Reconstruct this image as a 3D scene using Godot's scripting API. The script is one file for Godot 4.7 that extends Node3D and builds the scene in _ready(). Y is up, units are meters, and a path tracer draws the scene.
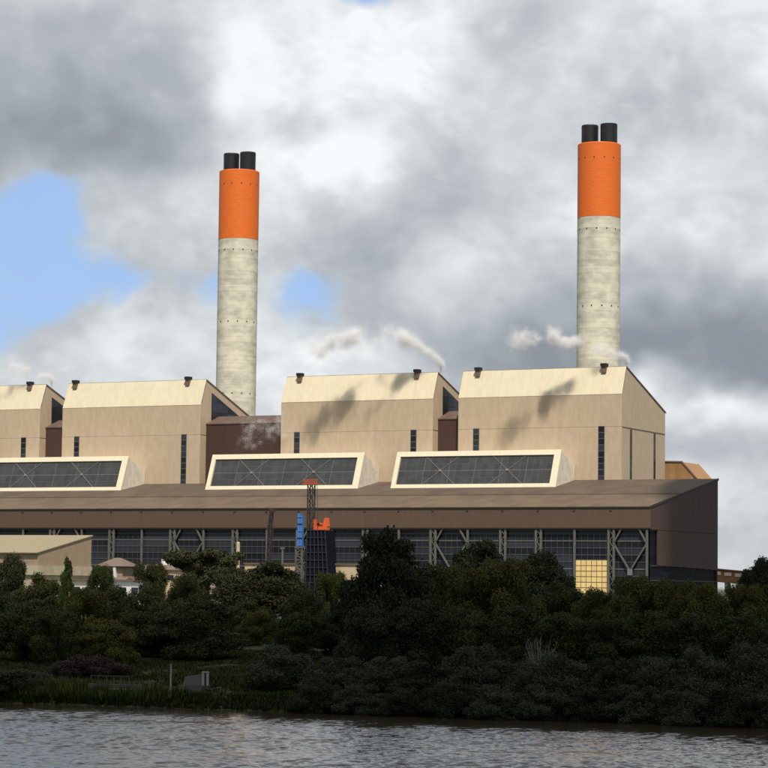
extends Node3D
# A thermal power station across a river: four boiler houses, two chimneys, a long turbine hall, a wooded bank.
# Metres, y up, the river's surface at y = 0. The station stands turned by TURN about y; within it
# u runs along the hall to the right, w runs away from the river, and ORIGIN is the hall's near right corner.

const TURN := 0.490586
const ORIGIN := Vector3(69.931, 0.0, -680.0)
const YARD := 4.0                       # level of the station's ground
const HALL_D := 49.63                   # depth of the turbine hall
const EAVE := 31.32
const RIDGE := 40.4
const BAY := 10.53
const SUN := Vector3(0.0738, 0.8480, 0.5248)

var U := Vector3(cos(TURN), 0, sin(TURN))
var W := Vector3(sin(TURN), 0, -cos(TURN))
var B := Vector3.ZERO                   # base (u, y, w) of the thing being built
var M := {}
var taken := {}
var rng := RandomNumberGenerator.new()

# ------------------------------------------------------------------ helpers
func lin(r: float, g: float, b: float) -> Color:
	return Color(r, g, b).linear_to_srgb()

func numbered(called: String) -> String:
	var n: int = taken.get(called, 0)
	taken[called] = n + 1
	return called if n == 0 else "%s_%03d" % [called, n]

func tag(o: Node, label: String, category: String, group := "") -> void:
	o.set_meta("label", label)
	o.set_meta("category", category)
	if group != "":
		o.set_meta("group", group)

func at(u: float, y: float, w: float) -> Vector3:
	return ORIGIN + U * u + W * w + Vector3(0, y, 0)

func station_thing(called: String, label: String, category: String, u: float, y: float, w: float, group := "") -> Node3D:
	var o := Node3D.new()
	o.name = numbered(called)
	add_child(o)
	o.position = at(u, y, w)
	o.rotation.y = -TURN
	B = Vector3(u, y, w)
	tag(o, label, category, group)
	return o

func bank_thing(called: String, label: String, category: String, p: Vector3, turn := 0.0, group := "") -> Node3D:
	var o := Node3D.new()
	o.name = numbered(called)
	add_child(o)
	o.position = p
	o.rotation.y = turn
	B = Vector3.ZERO
	tag(o, label, category, group)
	return o

func sub_node(called: String, parent: Node) -> Node3D:
	var o := Node3D.new()
	o.name = called
	parent.add_child(o, true)
	return o

func q(u: float, y: float, w: float) -> Vector3:
	return Vector3(u - B.x, y - B.y, B.z - w)

func mesh_tool() -> SurfaceTool:
	var st := SurfaceTool.new()
	st.begin(Mesh.PRIMITIVE_TRIANGLES)
	return st

func part(called: String, st: SurfaceTool, m: Material, parent: Node) -> MeshInstance3D:
	var o := MeshInstance3D.new()
	o.name = called
	o.mesh = st.commit()
	o.material_override = m
	o.cast_shadow = GeometryInstance3D.SHADOW_CASTING_SETTING_ON
	parent.add_child(o, true)
	return o

func poly(st: SurfaceTool, pts: Array, outward: Vector3) -> void:
	var n: Vector3 = (pts[1] - pts[0]).cross(pts[2] - pts[0]).normalized()
	var flip := n.dot(outward) > 0.0
	if not flip:
		n = -n
	for i in range(1, pts.size() - 1):
		var tri: Array = [pts[0], pts[i + 1], pts[i]] if flip else [pts[0], pts[i], pts[i + 1]]
		for v in tri:
			st.set_normal(n)
			st.add_vertex(v)

func prism(st: SurfaceTool, pts: Array, ext: Vector3) -> void:
	var mid := Vector3.ZERO
	for v in pts:
		mid += v
	mid = mid / pts.size() + ext * 0.5
	var far_pts := []
	for v in pts:
		far_pts.append(v + ext)
	poly(st, pts, -ext)
	poly(st, far_pts, ext)
	for i in pts.size():
		var j := (i + 1) % pts.size()
		var c: Vector3 = (pts[i] + pts[j] + ext) * 0.5
		poly(st, [pts[i], pts[j], far_pts[j], far_pts[i]], c - mid if pts.size() > 2 else ext)

func slab(st: SurfaceTool, u0: float, u1: float, y0: float, y1: float, w0: float, w1: float) -> void:
	prism(st, [q(u0, y0, w0), q(u1, y0, w0), q(u1, y1, w0), q(u0, y1, w0)], Vector3(0, 0, -(w1 - w0)))

func bar(st: SurfaceTool, a: Vector3, b: Vector3, r: float, up := Vector3.UP) -> void:
	var d := (b - a).normalized()
	var s := d.cross(up)
	if s.length() < 0.05:
		s = d.cross(Vector3.RIGHT)
	s = s.normalized() * r
	var t := s.cross(d).normalized() * r
	prism(st, [a + s + t, a - s + t, a - s - t, a + s - t], b - a)

func tube(st: SurfaceTool, path: Array, radii: Array, n := 10) -> void:
	st.set_smooth_group(-1)
	for k in path.size() - 1:
		var a: Vector3 = path[k]
		var b: Vector3 = path[k + 1]
		var d := (b - a).normalized()
		var s := d.cross(Vector3.FORWARD if absf(d.z) < 0.9 else Vector3.RIGHT).normalized()
		var t := s.cross(d)
		for i in n:
			var a0 := TAU * i / n
			var a1 := TAU * (i + 1) / n
			var e0 := s * cos(a0) + t * sin(a0)
			var e1 := s * cos(a1) + t * sin(a1)
			var r0: float = radii[k]
			var r1: float = radii[k + 1]
			var vs := [[a + e0 * r0, e0], [b + e1 * r1, e1], [b + e0 * r1, e0], [a + e0 * r0, e0], [a + e1 * r0, e1], [b + e1 * r1, e1]]
			for v in vs:
				st.set_normal(v[1])
				st.add_vertex(v[0])

func lathe(profile: Array, n: int, uv_high: float) -> SurfaceTool:
	# profile: [radius, y] from the bottom up; uv: once round, metres / uv_high upwards
	var st := mesh_tool()
	for k in profile.size() - 1:
		var r0: float = profile[k][0]
		var r1: float = profile[k + 1][0]
		var y0: float = profile[k][1]
		var y1: float = profile[k + 1][1]
		var slope := Vector2(y1 - y0, r0 - r1).normalized()
		for i in n:
			var f0 := float(i) / n
			var f1 := float(i + 1) / n
			var c0 := Vector3(cos(TAU * f0), 0, sin(TAU * f0))
			var c1 := Vector3(cos(TAU * f1), 0, sin(TAU * f1))
			var vs := [[c0, r0, y0, f0], [c1, r1, y1, f1], [c0, r1, y1, f0], [c0, r0, y0, f0], [c1, r0, y0, f1], [c1, r1, y1, f1]]
			for v in vs:
				st.set_normal((v[0] * slope.x + Vector3.UP * slope.y).normalized())
				st.set_uv(Vector2(v[3], 1.0 - v[2] / uv_high))
				st.add_vertex(v[0] * v[1] + Vector3(0, v[2], 0))
	return st

# ------------------------------------------------------------------ materials
func noise_texture(seed_: int, freq: float, octaves: int, lo: Color, hi: Color, size := 512, contrast := 0.25) -> NoiseTexture2D:
	var n := FastNoiseLite.new()
	n.seed = seed_
	n.noise_type = FastNoiseLite.TYPE_SIMPLEX_SMOOTH
	n.frequency = freq
	n.fractal_octaves = octaves
	var ramp := Gradient.new()
	ramp.offsets = PackedFloat32Array([contrast, 1.0 - contrast])
	ramp.colors = PackedColorArray([lo, hi])
	var t := NoiseTexture2D.new()
	t.width = size
	t.height = size
	t.seamless = true
	t.noise = n
	t.color_ramp = ramp
	return t

func paint(c: Color, rough: float, tex: Texture2D = null, scale_ := Vector3.ONE, spec := 0.5) -> StandardMaterial3D:
	var m := StandardMaterial3D.new()
	m.albedo_color = c
	m.roughness = rough
	m.metallic_specular = spec
	if tex:
		m.albedo_texture = tex
		m.uv1_triplanar = true
		m.uv1_scale = scale_
	return m

func variants(r: float, g: float, b: float, spread: float, count: int, rough: float, tex: Texture2D, scale_: Vector3) -> Array:
	var out := []
	for i in count:
		var f := 1.0 + spread * (2.0 * i / maxf(1.0, count - 1.0) - 1.0)
		out.append(paint(lin(r * f, g * f, b * f), rough, tex, scale_))
	return out

func chimney_texture() -> ImageTexture:
	# slip-formed concrete: pour bands, streaks and blotches; 1 texture = once round and 160 m up
	var img := Image.create(512, 1024, false, Image.FORMAT_RGB8)
	var blot := FastNoiseLite.new()
	blot.seed = 5
	blot.frequency = 0.012
	blot.fractal_octaves = 4
	var fine := FastNoiseLite.new()
	fine.seed = 9
	fine.frequency = 0.05
	fine.fractal_octaves = 3
	var band := []
	var r := RandomNumberGenerator.new()
	r.seed = 21
	var tone := 0.0
	var left := 0
	var joint := 0.0
	for y in 1024:
		joint *= 0.35
		if left <= 0:
			left = r.randi_range(4, 13)
			tone = r.randf_range(-0.055, 0.055)
			joint = r.randf_range(0.02, 0.13)
		left -= 1
		band.append([tone, joint])
	for y in 1024:
		var b: Array = band[y]
		for x in 512:
			var a := TAU * x / 512.0
			var cx := cos(a) * 80.0
			var cz := sin(a) * 80.0
			var v: float = 0.945 + b[0] * 0.8 + 0.12 * blot.get_noise_3d(cx, y * 1.6, cz) + 0.12 * fine.get_noise_3d(cx * 0.35, y * 1.3, cz * 0.35) - b[1] * (0.6 + 0.8 * fine.get_noise_2d(cx * 2.0, cz * 2.0 + y))
			v = clampf(v, 0.4, 1.0)
			img.set_pixel(x, y, Color(v, v * 0.988, v * 0.955))
	img.generate_mipmaps()
	return ImageTexture.create_from_image(img)

func make_materials() -> void:
	var streak := noise_texture(3, 0.02, 4, Color(0.965, 0.96, 0.955), Color(1, 1, 1))
	var rust := noise_texture(11, 0.012, 5, Color(0.86, 0.85, 0.845), Color(1, 1, 1))
	var blot := noise_texture(17, 0.01, 5, Color(0.91, 0.905, 0.90), Color(1, 1, 1))
	var tall := Vector3(0.05, 0.02, 0.05)
	M.beige = variants(0.535, 0.425, 0.295, 0.012, 4, 0.6, streak, tall)
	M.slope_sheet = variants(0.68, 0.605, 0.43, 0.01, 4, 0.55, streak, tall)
	M.backing = paint(lin(0.36, 0.28, 0.20), 0.8)
	M.brown_backing = paint(lin(0.06, 0.045, 0.035), 0.8)
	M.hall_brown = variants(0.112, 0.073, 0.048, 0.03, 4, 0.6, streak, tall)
	M.end_brown_shaded = variants(0.072, 0.043, 0.032, 0.03, 4, 0.7, streak, tall)  # hall brown darkened for the end wall, cloud shade put into the colour
	M.end_glass = variants(0.014, 0.014, 0.018, 0.2, 4, 0.45, null, Vector3.ONE)  # end panes darker and duller, standing in for dark reflections
	for g in M.end_glass:
		g.metallic_specular = 0.12
	M.roof_brown = variants(0.140, 0.099, 0.061, 0.035, 4, 0.75, rust, Vector3(0.02, 0.02, 0.012))
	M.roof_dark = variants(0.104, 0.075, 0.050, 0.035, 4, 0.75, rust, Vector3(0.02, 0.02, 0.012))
	M.block_brown = variants(0.062, 0.030, 0.022, 0.04, 3, 0.6, streak, tall)
	M.block_roof = paint(lin(0.13, 0.085, 0.065), 0.7, rust, Vector3(0.03, 0.03, 0.03))
	M.seam = paint(lin(0.26, 0.20, 0.145), 0.8)
	M.dark_trim = paint(lin(0.045, 0.035, 0.03), 0.7)
	M.cream = paint(lin(0.74, 0.68, 0.50), 0.55, streak, Vector3(0.1, 0.1, 0.1))
	M.cream_wall = paint(lin(0.74, 0.70, 0.60), 0.6, blot, Vector3(0.06, 0.06, 0.06))
	M.glass = variants(0.026, 0.029, 0.037, 0.5, 4, 0.15, null, Vector3.ONE)
	for g in M.glass:
		g.metallic_specular = 0.28
	M.roof_glass = variants(0.052, 0.056, 0.056, 0.12, 4, 0.2, blot, Vector3(0.05, 0.05, 0.05))
	M.mullion = paint(lin(0.055, 0.058, 0.06), 0.6)
	M.glazing_rail = paint(lin(0.085, 0.088, 0.088), 0.6)
	M.pale_bar = paint(lin(0.17, 0.17, 0.155), 0.6)
	M.steel = paint(lin(0.125, 0.128, 0.112), 0.6, blot, Vector3(0.1, 0.1, 0.1))
	M.orange = paint(lin(0.80, 0.165, 0.014), 0.6, noise_texture(23, 0.03, 3, Color(0.94, 0.93, 0.92), Color(1, 1, 1)), Vector3(0.02, 0.12, 0.02))
	M.flue = paint(lin(0.016, 0.016, 0.019), 0.5, noise_texture(29, 0.02, 3, Color(0.7, 0.7, 0.7), Color(1, 1, 1)), Vector3(0.12, 0.03, 0.12))
	M.steam = paint(lin(0.93, 0.93, 0.94), 1.0, null, Vector3.ONE, 0.0)
	M.steam.cull_mode = BaseMaterial3D.CULL_DISABLED
	M.concrete = StandardMaterial3D.new()
	M.concrete.albedo_color = lin(0.72, 0.71, 0.62)
	M.concrete.albedo_texture = chimney_texture()
	M.concrete.roughness = 0.9
	M.black = paint(lin(0.012, 0.012, 0.013), 0.6)
	M.vent_brown = paint(lin(0.16, 0.115, 0.085), 0.7)
	M.tan = paint(lin(0.36, 0.20, 0.085), 0.65, blot, tall)
	M.shed_band = paint(lin(0.46, 0.40, 0.28), 0.6, blot, Vector3(0.06, 0.06, 0.06))
	M.shed_roof = paint(lin(0.29, 0.24, 0.145), 0.6, streak, Vector3(0.05, 0.05, 0.05))
	M.shed_wall = paint(lin(0.34, 0.26, 0.18), 0.65, streak, tall)
	M.annex = paint(lin(0.62, 0.50, 0.32), 0.6, blot, Vector3(0.05, 0.05, 0.05))
	M.yellow = variants(0.86, 0.64, 0.26, 0.05, 3, 0.45, null, Vector3.ONE)
	M.white = paint(lin(0.75, 0.74, 0.70), 0.5)
	M.pipe_white = paint(lin(0.62, 0.61, 0.58), 0.5)
	M.mast = paint(lin(0.045, 0.032, 0.032), 0.6)
	M.crane_red = paint(lin(0.46, 0.085, 0.035), 0.5)
	M.crane_orange = paint(lin(0.72, 0.13, 0.03), 0.5)
	M.blue = paint(lin(0.06, 0.19, 0.50), 0.5)
	M.navy = paint(lin(0.022, 0.025, 0.042), 0.6)
	M.scaffold_bar = paint(lin(0.022, 0.025, 0.036), 0.6)
	M.navy_net = paint(lin(0.010, 0.011, 0.018), 0.9, null, Vector3.ONE, 0.1)
	M.rail_dark = paint(lin(0.05, 0.045, 0.04), 0.7)
	M.old_concrete = paint(lin(0.085, 0.075, 0.065), 0.9, blot, Vector3(0.3, 0.3, 0.3))
	M.weathered = paint(lin(0.30, 0.29, 0.26), 0.7, blot, Vector3(0.3, 0.3, 0.3))
	M.bark = paint(lin(0.05, 0.04, 0.03), 0.95, blot, Vector3(0.5, 0.15, 0.5))
	M.pale_bark = paint(lin(0.17, 0.16, 0.13), 0.95)
	var greens := [[0.062, 0.072, 0.023], [0.104, 0.108, 0.027], [0.098, 0.126, 0.033], [0.058, 0.062, 0.025], [0.036, 0.043, 0.021], [0.064, 0.070, 0.042], [0.066, 0.043, 0.036], [0.16, 0.15, 0.12]]
	M.leaf = []
	for g in greens:
		var m := paint(lin(g[0], g[1], g[2]), 0.75, null, Vector3.ONE, 0.25)
		m.vertex_color_use_as_albedo = true
		m.backlight_enabled = true
		m.backlight = Color(0.25, 0.3, 0.12)
		m.cull_mode = BaseMaterial3D.CULL_DISABLED
		M.leaf.append(m)
	M.ground = paint(Color.WHITE, 0.95, noise_texture(41, 0.015, 6, lin(0.022, 0.023, 0.008), lin(0.048, 0.056, 0.015), 1024), Vector3(0.05, 0.05, 0.05))
	M.ground.uv1_world_triplanar = true
	M.grass = paint(lin(0.075, 0.095, 0.030), 0.8, null, Vector3.ONE, 0.2)
	M.grass.vertex_color_use_as_albedo = true
	M.grass.cull_mode = BaseMaterial3D.CULL_DISABLED
	M.water = paint(lin(0.045, 0.034, 0.019), 0.08)
	var ripple := FastNoiseLite.new()
	ripple.seed = 51
	ripple.noise_type = FastNoiseLite.TYPE_SIMPLEX_SMOOTH
	ripple.frequency = 0.018
	ripple.fractal_octaves = 4
	var ripples := NoiseTexture2D.new()
	ripples.width = 1024
	ripples.height = 1024
	ripples.seamless = true
	ripples.noise = ripple
	ripples.as_normal_map = true
	ripples.bump_strength = 6.0
	M.water.metallic_specular = 0.42
	M.water.normal_enabled = true
	M.water.normal_texture = ripples
	M.water.normal_scale = 0.34
	M.water.uv1_triplanar = true
	M.water.uv1_world_triplanar = true
	M.water.uv1_scale = Vector3(0.07, 0.07, 0.11)
	M.mud = paint(lin(0.05, 0.042, 0.032), 0.8, blot, Vector3(0.3, 0.3, 0.3))

# ------------------------------------------------------------------ sky
# Cloud light by azimuth (one column per 0.7051 degrees, north in the middle) and height (rows down from 12.93 degrees).
const LIGHT := [
	[205, 208, 207, 205, 205, 207, 222, 242, 240, 243, 246, 236, 238, 238, 240, 215, 205, 212, 225, 232, 236, 238, 240, 242, 242],
	[198, 198, 196, 196, 198, 200, 215, 240, 243, 245, 248, 248, 248, 248, 245, 215, 200, 212, 228, 225, 218, 225, 232, 238, 240],
	[188, 188, 186, 186, 190, 192, 205, 242, 245, 245, 250, 250, 250, 248, 235, 215, 205, 222, 228, 215, 208, 215, 222, 230, 236],
	[178, 177, 174, 174, 178, 182, 192, 238, 242, 246, 250, 248, 246, 242, 230, 222, 218, 228, 225, 212, 204, 208, 212, 218, 228],
	[170, 168, 164, 164, 168, 172, 178, 214, 232, 226, 226, 232, 234, 226, 220, 218, 222, 228, 220, 210, 206, 212, 208, 206, 212],
	[172, 168, 162, 162, 168, 178, 192, 222, 246, 247, 247, 246, 240, 210, 205, 210, 222, 226, 222, 214, 224, 228, 220, 208, 206],
	[195, 198, 205, 205, 205, 215, 222, 228, 240, 243, 243, 240, 228, 200, 195, 200, 212, 222, 226, 228, 232, 230, 225, 216, 218],
	[205, 205, 208, 210, 212, 215, 222, 225, 228, 222, 210, 198, 190, 188, 200, 208, 212, 218, 226, 222, 220, 226, 230, 226, 224],
	[205, 205, 205, 205, 200, 202, 206, 212, 215, 208, 196, 188, 188, 205, 216, 215, 214, 210, 208, 205, 205, 212, 218, 216, 214],
	[200, 205, 205, 205, 205, 205, 208, 210, 210, 210, 200, 195, 188, 208, 212, 205, 200, 190, 186, 186, 186, 190, 192, 188, 184],
	[205, 205, 205, 212, 218, 212, 222, 225, 225, 215, 205, 200, 195, 188, 192, 186, 176, 170, 166, 164, 162, 160, 158, 156, 155],
	[208, 210, 215, 220, 225, 222, 226, 230, 234, 240, 240, 232, 222, 190, 175, 165, 156, 150, 148, 148, 150, 148, 145, 143, 142],
	[215, 222, 225, 225, 226, 226, 226, 228, 230, 236, 238, 236, 228, 215, 195, 178, 165, 158, 155, 165, 226, 204, 164, 156, 152],
	[215, 220, 222, 222, 222, 222, 222, 224, 226, 228, 230, 228, 222, 215, 205, 195, 185, 180, 180, 190, 236, 240, 238, 234, 230],
	[212, 214, 214, 214, 214, 214, 214, 214, 214, 214, 214, 214, 212, 208, 204, 200, 196, 194, 194, 198, 205, 192, 186, 188, 194],
	[210, 210, 210, 210, 210, 210, 210, 210, 210, 210, 210, 210, 208, 206, 204, 202, 200, 200, 202, 206, 214, 224, 225, 215, 212],
	[208, 208, 208, 208, 208, 208, 208, 208, 208, 208, 208, 208, 206, 206, 206, 206, 206, 206, 206, 208, 214, 220, 220, 212, 206],
	[206, 206, 206, 206, 206, 206, 206, 206, 206, 206, 206, 206, 206, 206, 206, 206, 206, 206, 206, 206, 206, 206, 206, 204, 200],
	[204, 204, 204, 204, 204, 204, 204, 204, 204, 204, 204, 204, 204, 204, 204, 204, 204, 204, 204, 204, 204, 204, 204, 204, 204]]
# tenths of open blue between the clouds
const OPEN := [
	[0, 0, 0, 0, 0, 0, 0, 0, 0, 0, 2, 8, 9, 6, 1, 0, 0, 0, 0, 0, 0, 0, 0, 0, 0],
	[0, 0, 0, 0, 0, 0, 0, 0, 0, 0, 0, 0, 0, 0, 0, 0, 0, 0, 0, 0, 0, 0, 0, 0, 0],
	[0, 0, 0, 0, 0, 0, 0, 0, 0, 0, 0, 0, 0, 0, 0, 0, 0, 0, 0, 0, 0, 0, 0, 0, 0],
	[0, 0, 0, 0, 0, 0, 0, 0, 0, 0, 0, 0, 0, 0, 0, 0, 0, 0, 0, 0, 0, 0, 0, 0, 0],
	[0, 0, 0, 0, 0, 0, 0, 0, 0, 0, 0, 0, 0, 0, 0, 0, 0, 0, 0, 0, 0, 0, 0, 0, 0],
	[0, 0, 0, 0, 0, 0, 0, 0, 0, 0, 0, 0, 0, 0, 0, 0, 0, 0, 0, 0, 0, 0, 0, 0, 0],
	[5, 7, 8, 3, 0, 0, 0, 0, 0, 0, 0, 0, 0, 0, 0, 0, 0, 0, 0, 0, 0, 0, 0, 0, 0],
	[10, 10, 10, 4, 0, 0, 0, 0, 0, 0, 0, 0, 0, 0, 0, 0, 0, 0, 0, 0, 0, 0, 0, 0, 0],
	[10, 10, 9, 4, 1, 0, 0, 0, 0, 0, 0, 0, 0, 0, 0, 0, 0, 0, 0, 0, 0, 0, 0, 0, 0],
	[7, 10, 10, 10, 8, 4, 6, 6, 1, 6, 8, 3, 0, 0, 0, 0, 0, 0, 0, 0, 0, 0, 0, 0, 0],
	[9, 9, 5, 2, 1, 0, 0, 2, 1, 6, 6, 2, 0, 0, 0, 0, 0, 0, 0, 0, 0, 0, 0, 0, 0],
	[8, 4, 1, 0, 0, 0, 0, 0, 0, 0, 0, 0, 0, 0, 0, 0, 0, 0, 0, 0, 0, 0, 0, 0, 0],
	[1, 0, 0, 0, 0, 0, 0, 0, 0, 0, 0, 0, 0, 0, 0, 0, 0, 0, 0, 0, 0, 0, 0, 0, 0],
	[0, 0, 0, 0, 0, 0, 0, 0, 0, 0, 0, 0, 0, 0, 0, 0, 0, 0, 0, 0, 0, 0, 0, 0, 0],
	[0, 0, 0, 0, 0, 0, 0, 0, 0, 0, 0, 0, 0, 0, 0, 0, 0, 0, 0, 0, 0, 0, 0, 0, 0],
	[0, 0, 0, 0, 0, 0, 0, 0, 0, 0, 0, 0, 0, 0, 0, 0, 0, 0, 0, 0, 0, 0, 0, 0, 0],
	[0, 0, 0, 0, 0, 0, 0, 0, 0, 0, 0, 0, 0, 0, 0, 0, 0, 0, 0, 0, 0, 0, 0, 0, 0],
	[0, 0, 0, 0, 0, 0, 0, 0, 0, 0, 0, 0, 0, 0, 0, 0, 0, 0, 0, 0, 0, 0, 0, 0, 0],
	[0, 0, 0, 0, 0, 0, 0, 0, 0, 0, 0, 0, 0, 0, 0, 0, 0, 0, 0, 0, 0, 0, 0, 0, 0]]

var sky_noise := []

func table(t: Array, x: float, y: float) -> float:
	x = clampf(x, 0.0, 23.999)
	y = clampf(y, 0.0, 17.999)
	var i := int(x)
	var j := int(y)
	var fx := x - i
	var fy := y - j
	var rows := []
	for b in range(j - 1, j + 3):
		var r: Array = t[clampi(b, 0, 18)]
		rows.append(cubic_interpolate(r[i], r[i + 1], r[maxi(i - 1, 0)], r[mini(i + 2, 24)], fx))
	return cubic_interpolate(rows[1], rows[2], rows[0], rows[3], fy)

func sky_color(az: float, el: float, fine: bool) -> Color:
	# az, el in degrees
	var a := deg_to_rad(az)
	var e := deg_to_rad(el)
	var d := Vector3(sin(a) * cos(e), sin(e), -cos(a) * cos(e)) * 100.0
	var n0: FastNoiseLite = sky_noise[0]
	var n1: FastNoiseLite = sky_noise[1]
	var n2: FastNoiseLite = sky_noise[2]
	var wide := n0.get_noise_3dv(d)
	# clouds everywhere: grey undersides, white tops, gaps of blue
	var c := n0.get_noise_3dv(d * Vector3(0.7, 1.6, 0.7) + Vector3(40, 7, 9))
	var light := 186.0 + 75.0 * c + 25.0 * wide
	var blue := 0.5 + 1.6 * (n0.get_noise_3dv(d * Vector3(0.6, 1.2, 0.6) + Vector3(-70, 3, 50)) - 0.33)
	var near := 1.0 - smoothstep(9.5, 14.0, absf(az))
	near *= 1.0 - smoothstep(13.5, 17.5, el)
	if near > 0.0:
		var wx := n1.get_noise_3dv(d) * 0.45 + n2.get_noise_3dv(d * 1.3) * 0.42
		var wy := n1.get_noise_3dv(d + Vector3(31, 17, 5)) * 0.4 + n2.get_noise_3dv(d * 1.3 + Vector3(9, 4, 1)) * 0.34
		var x := az / 0.7051 + 12.0
		var y := (12.93 - el) / 0.7051
		light = lerpf(light, table(LIGHT, x + wx, y + wy), near)
		blue = lerpf(blue, table(OPEN, x + wx, y + wy) * 0.1, near)
	if fine:
		var f := n2.get_noise_3dv(d * 1.1 + Vector3(3, 90, 2))
		var g := n1.get_noise_3dv(d * 1.7 + Vector3(61, 0, 12))
		light += 15.0 * f + 7.0 * g
		blue += 0.32 * f + 0.12 * g
	if fine:
		var n3: FastNoiseLite = sky_noise[3]
		var crease := n3.get_noise_3dv(d * Vector3(1.0, 1.35, 1.0) + Vector3(5, 5, 5))
		light += (7.0 - 19.0 * smoothstep(-0.25, 0.85, crease)) * clampf((light - 150.0) / 60.0, 0.25, 1.0)
	blue = smoothstep(0.30, 0.86, blue)
	light = clampf(light, 120.0, 250.0)
	var k := clampf((232.0 - light) / 90.0, 0.0, 1.0)
	var cloud := Color((light - 3.0 - 4.0 * k) / 255.0, (light + 1.0) / 255.0, (light + 3.0 + 7.0 * k) / 255.0)
	var h := clampf(el / 14.0, 0.0, 1.0)
	var open_sky := Color(lerpf(178, 148, h) / 255.0, lerpf(212, 182, h) / 255.0, lerpf(250, 238, h) / 255.0)
	if el > 14.0:
		var up := clampf((el - 14.0) / 60.0, 0.0, 1.0)
		open_sky = open_sky.lerp(Color(0.36, 0.53, 0.80), up)
	return cloud.lerp(open_sky, blue * 0.94).srgb_to_linear()

func make_sky() -> Sky:
	for s in [[71, 0.035, 5], [83, 0.10, 5], [97, 0.42, 5]]:
		var n := FastNoiseLite.new()
		n.seed = s[0]
		n.noise_type = FastNoiseLite.TYPE_SIMPLEX_SMOOTH
		n.frequency = s[1]
		n.fractal_octaves = s[2]
		sky_noise.append(n)
	var ridged := FastNoiseLite.new()
	ridged.seed = 103
	ridged.noise_type = FastNoiseLite.TYPE_SIMPLEX_SMOOTH
	ridged.fractal_type = FastNoiseLite.FRACTAL_RIDGED
	ridged.frequency = 0.15
	ridged.fractal_octaves = 4
	ridged.domain_warp_enabled = true
	ridged.domain_warp_amplitude = 4.0
	ridged.domain_warp_frequency = 0.12
	sky_noise.append(ridged)
	var wide := 4096
	var high := 4096
	var small := Image.create(720, 360, false, Image.FORMAT_RGBF)
	for j in 360:
		var el := 90.0 - (j + 0.5) * 0.5
		if el < -2.0:
			for i in 720:
				small.set_pixel(i, j, Color(0.16, 0.16, 0.14))
			continue
		for i in 720:
			var az := (i + 0.5) * 0.5
			small.set_pixel(i, j, sky_color(az if az < 180.0 else az - 360.0, el, false))
	small.resize(wide, high, Image.INTERPOLATE_BILINEAR)
	var cols := 175
	var top := int((90.0 - 18.5) / 180.0 * high)
	var rows := int(20.0 / 180.0 * high)
	var patch := Image.create(cols * 2, rows, false, Image.FORMAT_RGBF)
	for j in rows:
		var el := 90.0 - (top + j + 0.5) * 180.0 / high
		for i in cols * 2:
			patch.set_pixel(i, j, sky_color((i - cols + 0.5) * 360.0 / wide, el, true))
	small.blit_rect(patch, Rect2i(cols, 0, cols, rows), Vector2i(0, top))
	small.blit_rect(patch, Rect2i(0, 0, cols, rows), Vector2i(wide - cols, top))
	var pano := PanoramaSkyMaterial.new()
	pano.panorama = ImageTexture.create_from_image(small)
	var sky := Sky.new()
	sky.sky_material = pano
	return sky

# ------------------------------------------------------------------ ground and water
func shore(x: float) -> float:
	return -202.4 + 0.389 * clampf(x, -400.0, 400.0) + 0.45 * sin(x * 0.31) + 0.3 * sin(x * 0.83 + 1.0)

func land(x: float, z: float) -> float:
	var d := (shore(x) - z) * 0.93
	if z > -60.0:
		return lerpf(-3.0, 8.2, smoothstep(-50.0, -8.0, z))
	var ds := [-30.0, -4.0, 0.0, 3.0, 12.0, 35.0, 60.0]
	var hs := [-3.0, -0.9, 0.02, 1.0, 2.0, 3.2, YARD]
	if d <= ds[0]:
		return hs[0]
	for i in 6:
		if d < ds[i + 1]:
			return lerpf(hs[i], hs[i + 1], (d - ds[i]) / (ds[i + 1] - ds[i]))
	return YARD

func stops(a: Array) -> PackedFloat32Array:
	# [from, to, step, to, step, ...]
	var out := PackedFloat32Array()
	var x: float = a[0]
	for i in range(1, a.size(), 2):
		while x < a[i] - 0.001:
			out.append(x)
			x += a[i + 1]
		x = a[i]
	out.append(x)
	return out

func sheet(called: String, xs: PackedFloat32Array, zs: PackedFloat32Array, height: Callable, m: Material) -> MeshInstance3D:
	var nx := xs.size()
	var nz := zs.size()
	var v := PackedVector3Array()
	v.resize(nx * nz)
	for j in nz:
		for i in nx:
			v[j * nx + i] = Vector3(xs[i], height.call(xs[i], zs[j]), zs[j])
	var nrm := PackedVector3Array()
	nrm.resize(nx * nz)
	for j in nz:
		for i in nx:
			var a: Vector3 = v[j * nx + mini(i + 1, nx - 1)] - v[j * nx + maxi(i - 1, 0)]
			var b: Vector3 = v[mini(j + 1, nz - 1) * nx + i] - v[maxi(j - 1, 0) * nx + i]
			nrm[j * nx + i] = b.cross(a).normalized()
	var idx := PackedInt32Array()
	idx.resize((nx - 1) * (nz - 1) * 6)
	var k := 0
	for j in nz - 1:
		for i in nx - 1:
			var a := j * nx + i
			for t in [a, a + 1, a + nx, a + 1, a + nx + 1, a + nx]:
				idx[k] = t
				k += 1
	var arr := []
	arr.resize(Mesh.ARRAY_MAX)
	arr[Mesh.ARRAY_VERTEX] = v
	arr[Mesh.ARRAY_NORMAL] = nrm
	arr[Mesh.ARRAY_INDEX] = idx
	var mesh := ArrayMesh.new()
	mesh.add_surface_from_arrays(Mesh.PRIMITIVE_TRIANGLES, arr)
	var o := MeshInstance3D.new()
	o.name = called
	o.mesh = mesh
	o.material_override = m
	o.set_meta("kind", "structure")
	add_child(o)
	return o

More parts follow.
